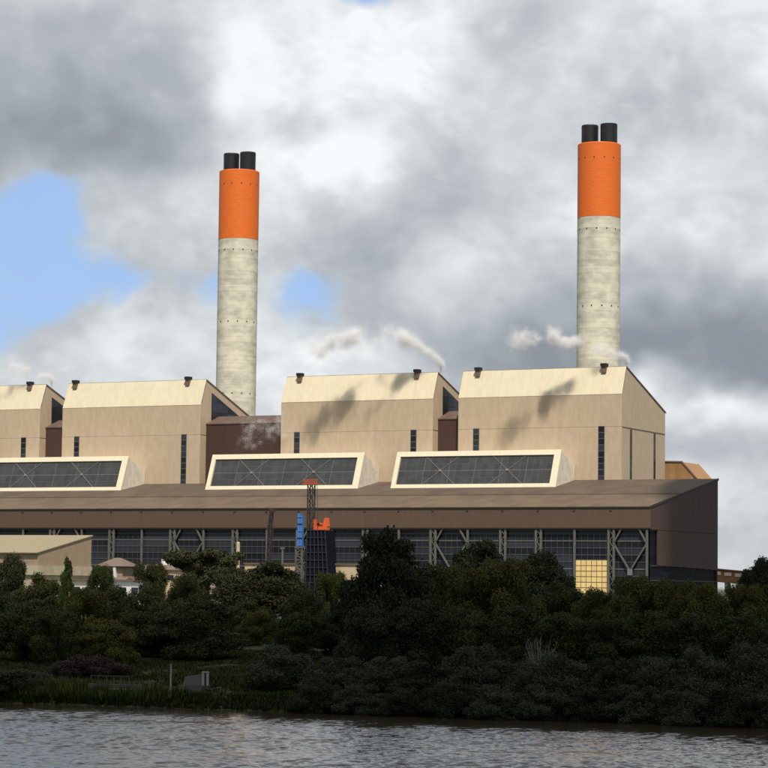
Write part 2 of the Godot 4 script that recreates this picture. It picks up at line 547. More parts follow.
func make_ground() -> void:
	var bump := FastNoiseLite.new()
	bump.seed = 12
	bump.frequency = 0.12
	bump.fractal_octaves = 3
	var h := func(x: float, z: float) -> float:
		var y := land(x, z)
		return y + (bump.get_noise_2d(x, z) * 0.28 * smoothstep(0.1, 1.2, y) if z < -100.0 and z > -500.0 else 0.0)
	sheet("ground", stops([-4000, -600, 850, -60, 60, 60, 1.2, 600, 60, 4000, 850]), stops([-5200, -700, 500, -320, 40, -180, 1.2, -60, 20, 20, 4, 420, 100]), h, M.ground)

func make_river() -> void:
	var waves := []
	rng.seed = 77
	for i in 22:
		var len_ := 0.55 * pow(1.07, i)
		var dir := rng.randf_range(-0.75, 0.75) + (PI if rng.randf() < 0.2 else 0.0)
		var k := TAU / len_
		waves.append([sin(dir) * k, cos(dir) * k, rng.randf() * TAU, 0.0066 * pow(len_, 0.45)])
	var gust := FastNoiseLite.new()
	gust.seed = 4
	gust.frequency = 0.045
	gust.fractal_octaves = 4
	var chop := FastNoiseLite.new()
	chop.seed = 6
	chop.frequency = 0.8
	chop.fractal_octaves = 3
	var h := func(x: float, z: float) -> float:
		if absf(x) > 44.0 or z < -222.0 or z > -126.0:
			return 0.0
		var g := clampf(0.95 + 0.9 * gust.get_noise_2d(x * 0.55, z * 1.6), 0.25, 1.7)
		g *= lerpf(0.05, 1.0, smoothstep(5.0, 19.0, z - shore(x)))
		var y := 0.0
		for w in waves:
			y += w[3] * sin(w[0] * x + w[1] * z + w[2])
		return g * (y + 0.035 * chop.get_noise_2d(x * 0.7, z))
	sheet("river", stops([-1500, -300, 300, -44, 32, 44, 0.2, 300, 32, 1500, 300]), stops([-230, -222, 4, -126, 0.16, -30, 12]), h, M.water)

# ------------------------------------------------------------------ the station
func make_chimney(u: float, w: float, label: String) -> void:
	var t := station_thing("chimney", label, "chimney", u, YARD, w, "chimneys behind the boiler houses")
	var shell := part("concrete_shell", lathe([[6.66, -0.5], [6.66, 120.05]], 72, 160.0), M.concrete, t)
	var top := part("orange_band", lathe([[6.69, 120.1], [6.69, 143.0], [6.55, 143.2], [5.9, 143.2], [5.9, 141.0]], 72, 160.0), M.orange, t)
	var cap := mesh_tool()
	var ring := []
	for i in 32:
		ring.append(Vector3(cos(TAU * i / 32.0) * 6.0, 141.6, sin(TAU * i / 32.0) * 6.0))
	prism(cap, ring, Vector3(0, 0.8, 0))
	part("roof_slab", cap, M.old_concrete, t)
	for s in [-1.0, 1.0]:
		var f := lathe([[2.62, 0.0], [2.62, 9.0 if s > 0 else 8.9], [2.5, 9.1], [2.2, 9.1], [2.2, 5.0]], 36, 20.0)
		var o := part("flue", f, M.flue, t)
		o.position = Vector3(3.2 * s, 140.4, 0)
		var lip := part("flue_lip", lathe([[2.66, 8.1], [2.66, 8.45]], 36, 20.0), M.black, o)
		lip.position = Vector3.ZERO
	for row in [138.4, 116.3, 92.4, 68.5]:
		for i in 13:
			var a: float = TAU * i / 13.0 + row
			B = Vector3.ZERO
			var h := mesh_tool()
			slab(h, -0.19, 0.19, -0.24, 0.24, -0.05, 0.2)
			var hole := part("vent_hole", h, M.dark_trim, top if row > 120.0 else shell)
			hole.position = Vector3(sin(a) * 6.66, row, cos(a) * 6.66)
			hole.rotation.y = a

func make_boiler_house(u1: float, label: String, has_triangle: bool, strips: Array, vents: Array, pipe_u: float) -> void:
	# u1 is the right end; front at w = 49.63
	var wd := 51.9
	var u0 := u1 - wd
	var f := HALL_D
	var t := station_thing("boiler_house", label, "building", (u0 + u1) / 2, YARD, f, "boiler houses in a row behind the turbine hall")
	var st := mesh_tool()
	prism(st, [q(u0 + 0.3, YARD - 0.4, f + 0.35), q(u0 + 0.3, 64.9, f + 0.35), q(u0 + 0.3, 72.7, f + 3.3), q(u0 + 0.3, 61.4, 82.2), q(u0 + 0.3, YARD - 0.4, 82.2)], Vector3(wd - 0.6, 0, 0))
	part("inner_core", st, M.backing, t)
	var n := 8
	for i in n:
		var a := u0 + wd * i / n + (0.0 if i == 0 else 0.012)
		var b := u0 + wd * (i + 1) / n - (0.0 if i == n - 1 else 0.012)
		st = mesh_tool()
		slab(st, a, b, YARD, 55.74, f, f + 0.3)
		part("wall_panel", st, M.beige[rng.randi() % 4], t)
		st = mesh_tool()
		slab(st, a, b, 55.80, 65.0, f, f + 0.3)
		part("wall_panel", st, M.beige[rng.randi() % 4], t)
		st = mesh_tool()
		prism(st, [q(a, 65.04, f - 0.06), q(a, 73.1, f + 3.1), q(a, 72.9, f + 3.5), q(a, 65.04, f + 0.35)], Vector3(b - a, 0, 0))
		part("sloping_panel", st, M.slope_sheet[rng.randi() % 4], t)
	# ends
	for side in [0, 1]:
		var uu := u1 - 0.29 if side == 1 else u0 - 0.0
		var m := 5
		for i in m:
			var wa := lerpf(f + 0.32, 82.4, float(i) / m) + 0.012
			var wb := lerpf(f + 0.32, 82.4, float(i + 1) / m) - 0.012
			var lo := mesh_tool()
			prism(lo, [q(uu, YARD, wa), q(uu, YARD, wb), q(uu, 55.6 - 0.01 * (wb - f), wb), q(uu, 55.6 - 0.01 * (wa - f), wa)], Vector3(0.29, 0, 0))
			part("end_panel", lo, M.beige[rng.randi() % 4], t)
			var top := func(w: float) -> float:
				return 65.0 + (w - f) * 2.58 if w < f + 3.1 else 72.95 - (w - f - 3.1) * 0.3787
			var up := mesh_tool()
			var pts := [q(uu, 55.84 - 0.01 * (wa - f), wa), q(uu, 55.84 - 0.01 * (wb - f), wb), q(uu, top.call(wb), wb)]
			if wa < f + 3.1 and wb > f + 3.1:
				pts.append(q(uu, 72.95, f + 3.1))
			pts.append(q(uu, top.call(wa), wa))
			prism(up, pts, Vector3(0.29, 0, 0))
			part("end_panel", up, M.beige[rng.randi() % 4], t)
	# roof and its dark verge
	st = mesh_tool()
	prism(st, [q(u0 - 0.05, 73.0, f + 3.15), q(u0 - 0.05, 73.2, f + 3.1), q(u0 - 0.05, 61.95, 82.8), q(u0 - 0.05, 61.7, 82.8)], Vector3(wd + 0.1, 0, 0))
	part("roof", st, M.vent_brown, t)
	st = mesh_tool()
	prism(st, [q(u1 + 0.06, 72.85, f + 3.0), q(u1 + 0.06, 73.22, f + 3.0), q(u1 + 0.06, 61.9, 82.9), q(u1 + 0.06, 61.5, 82.9)], Vector3(0.12, 0, 0))
	part("verge", st, M.vent_brown, t)
	st = mesh_tool()
	slab(st, u0 + 0.1, u1 - 0.1, YARD, 61.3, 82.25, 82.45)
	part("rear_wall", st, M.beige[1], t)
	for s in strips:
		# [u, top, bottom]
		var strip := sub_node("window_strip", t)
		var back := mesh_tool()
		slab(back, s[0] - 0.98, s[0] + 0.98, s[2], s[1], f - 0.1, f - 0.005)
		part("window_frame", back, M.steel, strip)
		var rows := int(round((s[1] - s[2]) / 1.75))
		var hh: float = (s[1] - s[2]) / rows
		for i in rows:
			var p := mesh_tool()
			slab(p, s[0] - 0.86, s[0] + 0.86, s[2] + hh * i + 0.12, s[2] + hh * (i + 1) - 0.12, f - 0.14, f - 0.102)
			part("window_pane", p, M.glass[rng.randi() % 4], strip)
	for v in vents:
		var vent := sub_node("roof_vent", t)
		var b := mesh_tool()
		prism(b, [q(v - 0.7, 71.4, f + 1.9), q(v - 0.7, 73.2, f + 1.9), q(v - 0.7, 73.2, f + 3.4), q(v - 0.7, 71.4, f + 2.6)], Vector3(1.4, 0, 0))
		part("vent_box", b, M.vent_brown, vent)
		b = mesh_tool()
		slab(b, v - 0.85, v + 0.85, 73.21, 74.1, f + 1.6, f + 3.6)
		part("vent_cap", b, M.black, vent)
	st = mesh_tool()
	tube(st, [q(pipe_u, 69.5, 56.5), q(pipe_u, 74.4, 56.5)], [0.28, 0.28], 12)
	part("steam_pipe", st, M.white, t)
	if has_triangle:
		var win := sub_node("gable_window", t)
		var x := u1 + 0.02
		st = mesh_tool()
		prism(st, [q(x, 60.2, 55.9), q(x, 69.2, 55.9), q(x, 61.5, 76.2), q(x, 60.2, 76.2)], Vector3(0.06, 0, 0))
		part("window_frame", st, M.navy, win)
		for i in 6:
			var wa := 56.1 + 3.25 * i
			var wb := wa + 3.1
			for j in 3:
				var ya := 60.4 + 2.9 * j
				var yb := ya + 2.78
				var lim_a := 68.9 - (wa - 56.0) * 0.38
				var lim_b := 68.9 - (wb - 56.0) * 0.38
				if ya > minf(lim_a, lim_b) - 0.2:
					continue
				st = mesh_tool()
				prism(st, [q(x + 0.07, ya, wa), q(x + 0.07, ya, wb), q(x + 0.07, minf(yb, lim_b), wb), q(x + 0.07, minf(yb, lim_a), wa)], Vector3(0.05, 0, 0))
				part("window_pane", st, M.glass[rng.randi() % 4], win)
	else:
		for w in [56.3, 74.1]:
			var slot := sub_node("window_slot", t)
			st = mesh_tool()
			slab(st, u1 + 0.01, u1 + 0.1, 20.0, 55.5, w - 0.75, w + 0.75)
			part("window_frame", st, M.vent_brown, slot)
			for i in 9:
				st = mesh_tool()
				slab(st, u1 + 0.105, u1 + 0.15, 55.2 - 2.0 * (i + 1) + 0.14, 55.2 - 2.0 * i, w - 0.6, w + 0.6)
				part("window_pane", st, M.glass[rng.randi() % 4], slot)
		st = mesh_tool()
		bar(st, q(u1 + 0.02, 55.72, f + 0.4), q(u1 + 0.02, 55.4, 82.4), 0.1)
		part("ledge", st, M.seam, t)

func make_link_block(u0: float, u1: float, label: String) -> void:
	var t := station_thing("link_block", label, "building", (u0 + u1) / 2, YARD, 53.0, "brown blocks between the boiler houses")
	var n := maxi(1, int(round((u1 - u0) / 7.0)))
	var st := mesh_tool()
	slab(st, u0 + 0.1, u1 - 0.1, YARD - 0.4, 58.8, 53.3, 81.0)
	part("inner_core", st, M.brown_backing, t)
	for i in n:
		var a := lerpf(u0 + 0.02, u1 - 0.02, float(i) / n) + 0.02
		var b := lerpf(u0 + 0.02, u1 - 0.02, float(i + 1) / n) - 0.02
		st = mesh_tool()
		slab(st, a, b, YARD, 59.0, 53.0, 53.28)
		part("wall_panel", st, M.block_brown[rng.randi() % 3], t)
		st = mesh_tool()
		prism(st, [q(a, 59.02, 52.8), q(a, 59.3, 52.8), q(a, 62.0, 60.0), q(a, 62.0, 81.0), q(a, 58.9, 81.0)], Vector3(b - a, 0, 0))
		part("roof_sheet", st, M.block_roof, t)

func roof_y(w: float) -> float:
	return EAVE + (RIDGE - EAVE) * w / HALL_D

func make_hall() -> void:
	var bays := 26
	var t := station_thing("turbine_hall", "long low brown turbine hall with glazed front below the boiler houses", "building", -BAY * bays / 2, YARD, 0.0)
	var edges := [0.0]
	for k in bays:
		edges.append(-0.6 - BAY * (k + 1))
	var uL: float = edges[bays]
	var st := mesh_tool()
	slab(st, uL + 0.2, -0.7, YARD - 0.4, 24.9, 2.2, HALL_D - 0.4)
	part("inner_core", st, M.black, t)  # solid black core added inside the hall to block light
	st = mesh_tool()
	prism(st, [q(uL + 0.2, 25.0, 0.5), q(uL + 0.2, 31.0, 0.5), q(uL + 0.2, 40.0, HALL_D - 0.4), q(uL + 0.2, 25.0, HALL_D - 0.4)], Vector3(-uL - 0.6, 0, 0))
	part("roof_frame", st, M.dark_trim, t)
	for k in bays:
		var a: float = edges[k + 1] + 0.01
		var b: float = edges[k] - (0.01 if k > 0 else 0.0)
		st = mesh_tool()
		slab(st, a, b, 25.75, 31.05, 0.0, 0.45)
		part("fascia_panel", st, M.hall_brown[rng.randi() % 4], t)
		st = mesh_tool()
		prism(st, [q(a, roof_y(-0.1) - 0.2, -0.1), q(a, roof_y(-0.1) + 0.05, -0.1), q(a, roof_y(22.0) + 0.05, 22.0), q(a, roof_y(22.0) - 0.2, 22.0)], Vector3(b - a + 0.015, 0, 0))
		part("roof_sheet", st, M.roof_brown[rng.randi() % 4], t)
		st = mesh_tool()
		prism(st, [q(a, roof_y(21.8) + 0.06, 21.8), q(a, roof_y(21.8) + 0.22, 21.8), q(a, roof_y(HALL_D) + 0.22, HALL_D), q(a, roof_y(HALL_D) - 0.2, HALL_D)], Vector3(b - a + 0.015, 0, 0))
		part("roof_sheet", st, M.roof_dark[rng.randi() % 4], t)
		if k > 0:
			st = mesh_tool()
			slab(st, edges[k] - 0.3, edges[k] + 0.3, 30.1, 30.55, -0.14, -0.003)
			part("scupper", st, M.dark_trim, t)
	st = mesh_tool()
	slab(st, uL, 0.05, 31.06, 31.12 + 0.0, -0.3, 0.4)
	slab(st, uL, 0.05, 31.12, 31.22, -0.3, -0.12)
	part("gutter", st, M.dark_trim, t)
	st = mesh_tool()
	slab(st, uL, -0.1, 25.5, 25.74, 0.05, 1.6)
	part("soffit", st, M.dark_trim, t)
	# glazed front
	var rails := [25.5, 24.1, 22.27, 20.43, 18.58, 16.74, 14.89, 13.05, 11.2, 9.35, 7.5, 5.7, YARD]
	for i in range(1, rails.size() - 1):
		st = mesh_tool()
		var r := 0.16 if i in [2, 6] else 0.085
		slab(st, uL + 0.3, -0.9, rails[i] - r, rails[i] + r, 1.08, 1.19)
		part("rail", st, M.steel if i in [2, 6] else M.glazing_rail, t)
	for k in bays:
		for i in rails.size() - 1:
			if i > 8 and k % 2 == 1:
				pass
			st = mesh_tool()
			slab(st, edges[k + 1] + 0.06, edges[k] - (0.06 if k > 0 else 0.95), rails[i + 1] + 0.04, rails[i] - 0.04, 1.2, 1.28)
			part("glass_pane", st, M.glass[rng.randi() % 4], t)
	st = mesh_tool()
	for k in bays:
		for i in range(1, 6):
			var x: float = lerpf(edges[k], edges[k + 1], i / 6.0)
			slab(st, x - 0.05, x + 0.05, YARD, 25.5, 1.12, 1.195)
	var mull := part("mullions", st, M.mullion, t)
	mull.set_meta("kind", "stuff")
	for k in range(0, bays):
		var x: float = edges[k] if k > 0 else -1.0
		var pair: bool = k in [1, 3] or (k >= 4 and k % 2 == 0)
		var c := sub_node("column", t)
		for s in ([-0.75, 0.75] if pair else [0.0]):
			st = mesh_tool()
			slab(st, x + s - 0.3, x + s + 0.3, YARD, 25.6, 0.3, 0.7)
			part("post", st, M.steel, c)
		if pair:
			st = mesh_tool()
			var y := YARD + 0.2
			var flip := 1.0
			while y < 24.0:
				bar(st, q(x - 0.5 * flip, y, 0.5), q(x + 0.5 * flip, y + 1.5, 0.5), 0.09)
				y += 1.5
				flip = -flip
			part("lacing", st, M.steel, c)
	for k in [0, 5, 9, 13, 17, 21]:
		var a: float = edges[k] - (1.2 if k == 0 else 0.4)
		var b: float = edges[k + 1] + 0.8
		var mid := (a + b) / 2
		for pair_ in [[a, 1.0], [b, -1.0]]:
			for yy in [14.4, 29.8]:
				var p := q(pair_[0], 21.4 if yy < 20.0 else 21.9, 0.5)
				var e := q(mid, yy, 0.5)
				if yy > 20.0:
					e = p.lerp(e, (25.6 - 21.9) / (29.8 - 21.9))
				st = mesh_tool()
				bar(st, p, e, 0.2)
				part("brace", st, M.steel, t)
		st = mesh_tool()
		slab(st, mid - 0.7, mid + 0.7, 13.3, 14.9, 0.28, 0.5)
		part("brace_plate", st, M.pale_bar, t)
	# door of yellow panels in the second bay
	var door := sub_node("panelled_door", t)
	st = mesh_tool()
	slab(st, -21.5, -12.3, YARD, 17.35, 0.75, 0.9)
	part("door_frame", st, M.vent_brown, door)
	for i in 6:
		for j in 9:
			st = mesh_tool()
			var x := -21.4 + 1.515 * i
			var y := 17.2 - 1.46 * (j + 1)
			slab(st, x + 0.1, x + 1.42, y + 0.1, y + 1.36, 0.66, 0.74)
			part("door_panel", st, M.yellow[rng.randi() % 3], door)
	# end wall
	var m := 10
	for i in m:
		var wa := lerpf(0.5, HALL_D, float(i) / m) + 0.02
		var wb := lerpf(0.5, HALL_D, float(i + 1) / m) - 0.02
		st = mesh_tool()
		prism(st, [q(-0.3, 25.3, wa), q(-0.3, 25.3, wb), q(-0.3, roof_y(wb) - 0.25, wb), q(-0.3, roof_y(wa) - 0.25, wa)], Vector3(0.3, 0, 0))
		part("end_panel", st, M.end_brown_shaded[rng.randi() % 4], t)
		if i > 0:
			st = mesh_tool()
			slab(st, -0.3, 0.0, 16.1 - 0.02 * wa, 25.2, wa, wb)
			part("end_panel", st, M.end_brown_shaded[rng.randi() % 4], t)
	st = mesh_tool()
	prism(st, [q(-0.02, roof_y(-0.2) - 0.3, -0.2), q(-0.02, roof_y(-0.2) + 0.2, -0.2), q(-0.02, roof_y(HALL_D) + 0.35, HALL_D + 0.2), q(-0.02, roof_y(HALL_D) - 0.3, HALL_D + 0.2)], Vector3(0.22, 0, 0))
	part("verge", st, M.dark_trim, t)
	for i in 9:
		var ya := 15.8 - 1.3 * (i + 1)
		for j in m:
			var wa := lerpf(1.2, HALL_D, float(j) / m) + 0.05
			var wb := lerpf(1.2, HALL_D, float(j + 1) / m) - 0.05
			st = mesh_tool()
			slab(st, -0.55, -0.45, ya + 0.05, ya + 1.2, wa, wb)
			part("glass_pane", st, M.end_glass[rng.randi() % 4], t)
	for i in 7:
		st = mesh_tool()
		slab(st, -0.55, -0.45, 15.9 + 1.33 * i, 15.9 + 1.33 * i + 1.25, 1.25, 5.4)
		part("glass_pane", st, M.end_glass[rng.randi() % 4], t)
	for y in [15.85, 12.0, 8.1]:
		st = mesh_tool()
		slab(st, -0.44, -0.2, y - 0.12, y + 0.12, 1.2, HALL_D)
		part("rail", st, M.mullion, t)
	st = mesh_tool()
	slab(st, uL + 0.1, 0.0, YARD, 39.9, HALL_D - 0.35, HALL_D - 0.05)
	part("rear_wall", st, M.hall_brown[1], t)
	# roof monitors
	for r in [-242.5, -159.3, -95.8]:
		make_monitor(t, r, r + 52.3)

func make_monitor(hall: Node3D, u0: float, u1: float) -> void:
	var t := sub_node("roof_monitor", hall)
	var wb := 36.5
	var wt := 40.4
	var yb := roof_y(wb) - 0.05
	var yt := 48.4
	var st := mesh_tool()
	prism(st, [q(u0, yb, wb), q(u0, yt, wt), q(u0, 44.5, 49.4), q(u0, roof_y(49.4), 49.4)], Vector3(u1 - u0, 0, 0))
	part("monitor_body", st, M.cream_wall, t)
	var nrm := Vector3(0, wt - wb, yt - yb).normalized()      # outward, local z = -w
	var pt := func(u: float, f: float, out: float) -> Vector3:
		return q(u, lerpf(yb, yt, f), lerpf(wb, wt, f)) + nrm * out
	var block := func(a: float, b: float, f0: float, f1: float, o0: float, o1: float) -> SurfaceTool:
		var s := mesh_tool()
		prism(s, [pt.call(a, f0, o0), pt.call(b, f0, o0), pt.call(b, f1, o0), pt.call(a, f1, o0)], nrm * (o1 - o0))
		return s
	part("glazing_bars", block.call(u0 + 1.0, u1 - 1.0, 0.06, 0.94, 0.01, 0.10), M.pale_bar, t)
	part("frame_bar", block.call(u0 - 0.15, u1 + 0.15, -0.02, 0.10, 0.005, 0.55), M.cream, t)
	part("frame_bar", block.call(u0 - 0.15, u1 + 0.15, 0.89, 1.03, 0.005, 0.55), M.cream, t)
	part("frame_bar", block.call(u0 - 0.15, u0 + 1.25, 0.102, 0.888, 0.005, 0.55), M.cream, t)
	part("frame_bar", block.call(u1 - 1.9, u1 + 0.15, 0.102, 0.888, 0.005, 0.55), M.cream, t)
	var cols := 24
	for i in cols:
		var a := lerpf(u0 + 1.26, u1 - 1.91, float(i) / cols) + (0.1 if i % 4 == 0 else 0.03)
		var b := lerpf(u0 + 1.26, u1 - 1.91, float(i + 1) / cols) - 0.03
		for j in 4:
			var f0 := 0.105 + 0.1955 * j + (0.012 if j == 2 else 0.005)
			var f1 := 0.105 + 0.1955 * (j + 1) - 0.005
			part("glass_pane", block.call(a, b, f0, f1, 0.101, 0.15), M.roof_glass[rng.randi() % 4], t)
	for c in [0.285, 0.695]:
		var x := lerpf(u0, u1, c)
		for s in [-1.0, 1.0]:
			st = mesh_tool()
			bar(st, pt.call(x - 5.2 * s, 0.11, 0.22), pt.call(x + 5.2 * s, 0.88, 0.22), 0.085)
			part("brace", st, M.pale_bar, t)
		st = mesh_tool()
		bar(st, pt.call(x - 0.4, 0.5, 0.24), pt.call(x + 0.4, 0.5, 0.24), 0.3)
		part("brace_plate", st, M.weathered, t)

func make_conveyors() -> void:
	var t := station_thing("conveyor_house", "tan sloping conveyor house peeping out behind the rightmost boiler house", "building", -25.0, YARD, 84.0)
	var st := mesh_tool()
	prism(st, [q(-34.0, YARD, 84.0), q(-34.0, 47.4, 84.0), q(-24.4, 47.2, 84.0), q(-19.5, 42.0, 84.0), q(-19.5, YARD, 84.0)], Vector3(0, 0, -14.0))
	part("house_body", st, M.tan, t)
	st = mesh_tool()
	bar(st, q(-34.0, 47.5, 83.95), q(-24.3, 47.3, 83.95), 0.18)
	bar(st, q(-24.3, 47.3, 83.95), q(-19.4, 42.1, 83.95), 0.18)
	part("verge", st, M.vent_brown, t)
	for i in 4:
		st = mesh_tool()
		slab(st, -33.2 + 2.4 * i, -33.0 + 2.4 * i, 30.0, 46.8, 83.9, 83.99)
		part("rib", st, M.tan, t)
	t = station_thing("conveyor_gallery", "brown raised conveyor gallery with pale windows behind the hall's far corner", "conveyor", -6.0, YARD, 90.0)
	st = mesh_tool()
	prism(st, [q(-34.0, 13.4, 90.0), q(-34.0, 17.1, 90.0), q(8.0, 13.8, 90.0), q(8.0, 10.3, 90.0)], Vector3(0, 0, -4.0))
	part("gallery_body", st, M.tan, t)
	st = mesh_tool()
	prism(st, [q(-34.0, 17.12, 89.6), q(-34.0, 17.4, 89.6), q(8.0, 14.1, 89.6), q(8.0, 13.82, 89.6)], Vector3(0, 0, -4.8))
	part("roof", st, M.vent_brown, t)
	for i in 9:
		var u := -22.0 + 3.3 * i
		var y := 17.1 - (u + 34.0) * 0.0786
		st = mesh_tool()
		slab(st, u - 1.1, u + 1.1, y - 1.5, y - 0.55, 89.85, 89.98)
		part("window_pane", st, M.white, t)
	for u in [-28.0, -13.0, 2.0]:
		st = mesh_tool()
		slab(st, u - 0.4, u + 0.4, YARD, 13.6 - (u + 34.0) * 0.074, 90.6, 91.4)
		slab(st, u - 0.4, u + 0.4, YARD, 13.6 - (u + 34.0) * 0.074, 92.6, 93.4)
		part("trestle", st, M.white, t)

func make_yard() -> void:
	# lean-to shed at the left
	var t := station_thing("store_shed", "beige lean-to shed with sloping roof at the left frame edge", "shed", -165.0, YARD, -74.0)
	var st := mesh_tool()
	prism(st, [q(-200.0, 11.5, -85.8), q(-200.0, 17.0, -85.8), q(-200.0, 21.9, -62.0), q(-200.0, 11.5, -62.0)], Vector3(66.8, 0, 0))
	part("upper_wall", st, M.shed_wall, t)
	st = mesh_tool()
	slab(st, -200.0, -133.5, YARD, 11.45, -85.5, -62.3)
	part("lower_wall", st, M.shed_band, t)
	st = mesh_tool()
	slab(st, -199.5, -132.9, 11.5, 13.9, -86.1, -85.85)
	part("wall_band", st, M.shed_band, t)
	st = mesh_tool()
	slab(st, -133.15, -132.9, 11.5, 13.9, -85.8, -62.0)
	part("wall_band", st, M.shed_band, t)
	for i in 10:
		st = mesh_tool()
		prism(st, [q(-200.3 + 6.74 * i, 17.02, -86.6), q(-200.3 + 6.74 * i, 17.25, -86.6), q(-200.3 + 6.74 * i, 22.2, -61.6), q(-200.3 + 6.74 * i, 21.95, -61.6)], Vector3(6.7, 0, 0))
		part("roof_sheet", st, M.shed_roof, t)
	# cream annexes before the hall
	for a in [[-110.0, -88.6, "cream flat roofed annex seen over the domed tree"], [-81.8, -66.0, "cream flat roofed annex seen right of the navy scaffold tower"]]:
		t = station_thing("annex", a[2], "building", (a[0] + a[1]) / 2, YARD, -22.0, "cream annexes before the turbine hall")
		st = mesh_tool()
		slab(st, a[0], a[1], YARD, 15.2, -22.0, -6.0)
		part("wall", st, M.annex, t)
		st = mesh_tool()
		slab(st, a[0] - 0.3, a[1] + 0.3, 15.21, 15.6, -22.3, -5.7)
		part("roof", st, M.vent_brown, t)
		for i in 4:
			var u: float = lerpf(a[0], a[1], (i + 0.5) / 4.0)
			st = mesh_tool()
			slab(st, u - 1.0, u + 1.0, 8.0, 9.6, -22.1, -22.01)
			part("window_pane", st, M.glass[i % 4], t)
	# small things of the yard
	t = station_thing("storage_tank", "white tapered tank standing among the trees on the left", "tank", -133.6, YARD, -25.0)
	B = Vector3.ZERO
	part("tank_shell", lathe([[1.75, 0.0], [1.75, 9.8], [1.25, 12.4], [0.0, 12.5]], 20, 20.0), M.white, t)
	st = mesh_tool()
	for i in 24:
		bar(st, Vector3(-0.3, 0.5 + i * 0.4, 1.82), Vector3(0.3, 0.5 + i * 0.4, 1.82), 0.04)
	bar(st, Vector3(-0.3, 0.0, 1.82), Vector3(-0.3, 10.2, 1.82), 0.05)
	bar(st, Vector3(0.3, 0.0, 1.82), Vector3(0.3, 10.2, 1.82), 0.05)
	part("ladder", st, M.rail_dark, t)
	t = station_thing("gate_hut", "small hut with tan hipped roof right of the beige shed", "hut", -150.0, YARD, -25.0)
	st = mesh_tool()
	var eave := [q(-155.0, 14.3, -29.0), q(-145.0, 14.3, -29.0), q(-145.0, 14.3, -20.0), q(-155.0, 14.3, -20.0)]
	var tip := [q(-150.8, 16.7, -24.5), q(-149.0, 16.7, -24.5)]
	poly(st, [eave[0], eave[1], tip[1], tip[0]], Vector3(0, 1, 1))
	poly(st, [eave[1], eave[2], tip[1]], Vector3(1, 1, 0))
	poly(st, [eave[2], eave[3], tip[0], tip[1]], Vector3(0, 1, -1))
	poly(st, [eave[3], eave[0], tip[0]], Vector3(-1, 1, 0))
	poly(st, eave, Vector3.DOWN)
	part("roof", st, M.vent_brown, t)
	st = mesh_tool()
	slab(st, -154.0, -146.0, YARD, 14.2, -28.0, -21.0)
	part("wall", st, M.shed_wall, t)
	st = mesh_tool()
	slab(st, -148.6, -147.8, YARD, 14.2, -28.8, -28.05)
	part("post", st, M.white, t)
	t = station_thing("cream_pole", "short cream concrete pole standing before the hall glazing", "pole", -110.1, YARD, -25.5)
	B = Vector3.ZERO
	part("shaft", lathe([[0.55, 0.0], [0.5, 17.0], [0.3, 17.2], [0.0, 17.2]], 14, 20.0), M.annex, t)
	st = mesh_tool()
	slab(st, -0.7, 0.7, 13.3, 13.7, -0.6, 0.6)
	part("collar", st, M.vent_brown, t)
	t = station_thing("round_tank", "white dome topped tank low at the left frame edge", "tank", -118.5, YARD, -118.0)
	B = Vector3.ZERO
	part("tank_shell", lathe([[2.0, 0.0], [2.0, 9.0], [1.85, 9.8], [1.4, 10.5], [0.7, 10.95], [0.0, 11.1]], 24, 20.0), M.white, t)
	st = mesh_tool()
	tube(st, [Vector3(0, 11, 0), Vector3(0, 11.8, 0)], [0.25, 0.25], 8)
	part("vent_pipe", st, M.rail_dark, t)
	for s in [[-126.0, -40.0, 13.2, "cream low shed glimpsed below the flat topped tree"], [-142.0, -44.0, 9.6, "cream low shed glimpsed below the white tapered tank"], [-96.0, -62.0, 8.4, "low pale shed glimpsed right of the domed tree's foot"]]:
		t = station_thing("low_shed", s[3], "shed", s[0], YARD, s[1], "pale low sheds behind the trees")
		st = mesh_tool()
		slab(st, s[0] - 6.0, s[0] + 6.0, YARD, s[2], s[1], s[1] + 8.0)
		part("wall", st, M.annex, t)
		st = mesh_tool()
		prism(st, [q(s[0] - 6.4, s[2] + 0.02, s[1] - 0.5), q(s[0] - 6.4, s[2] + 0.25, s[1] - 0.5), q(s[0] - 6.4, s[2] + 1.6, s[1] + 4.0), q(s[0] - 6.4, s[2] + 0.25, s[1] + 8.5), q(s[0] - 6.4, s[2] + 0.02, s[1] + 8.5)], Vector3(12.8, 0, 0))
		part("roof", st, M.vent_brown, t)
		for i in 3:
			st = mesh_tool()
			slab(st, s[0] - 4.6 + 3.6 * i, s[0] - 2.6 + 3.6 * i, s[2] - 2.6, s[2] - 1.2, s[1] - 0.08, s[1] - 0.01)
			part("window_pane", st, M.glass[i], t)

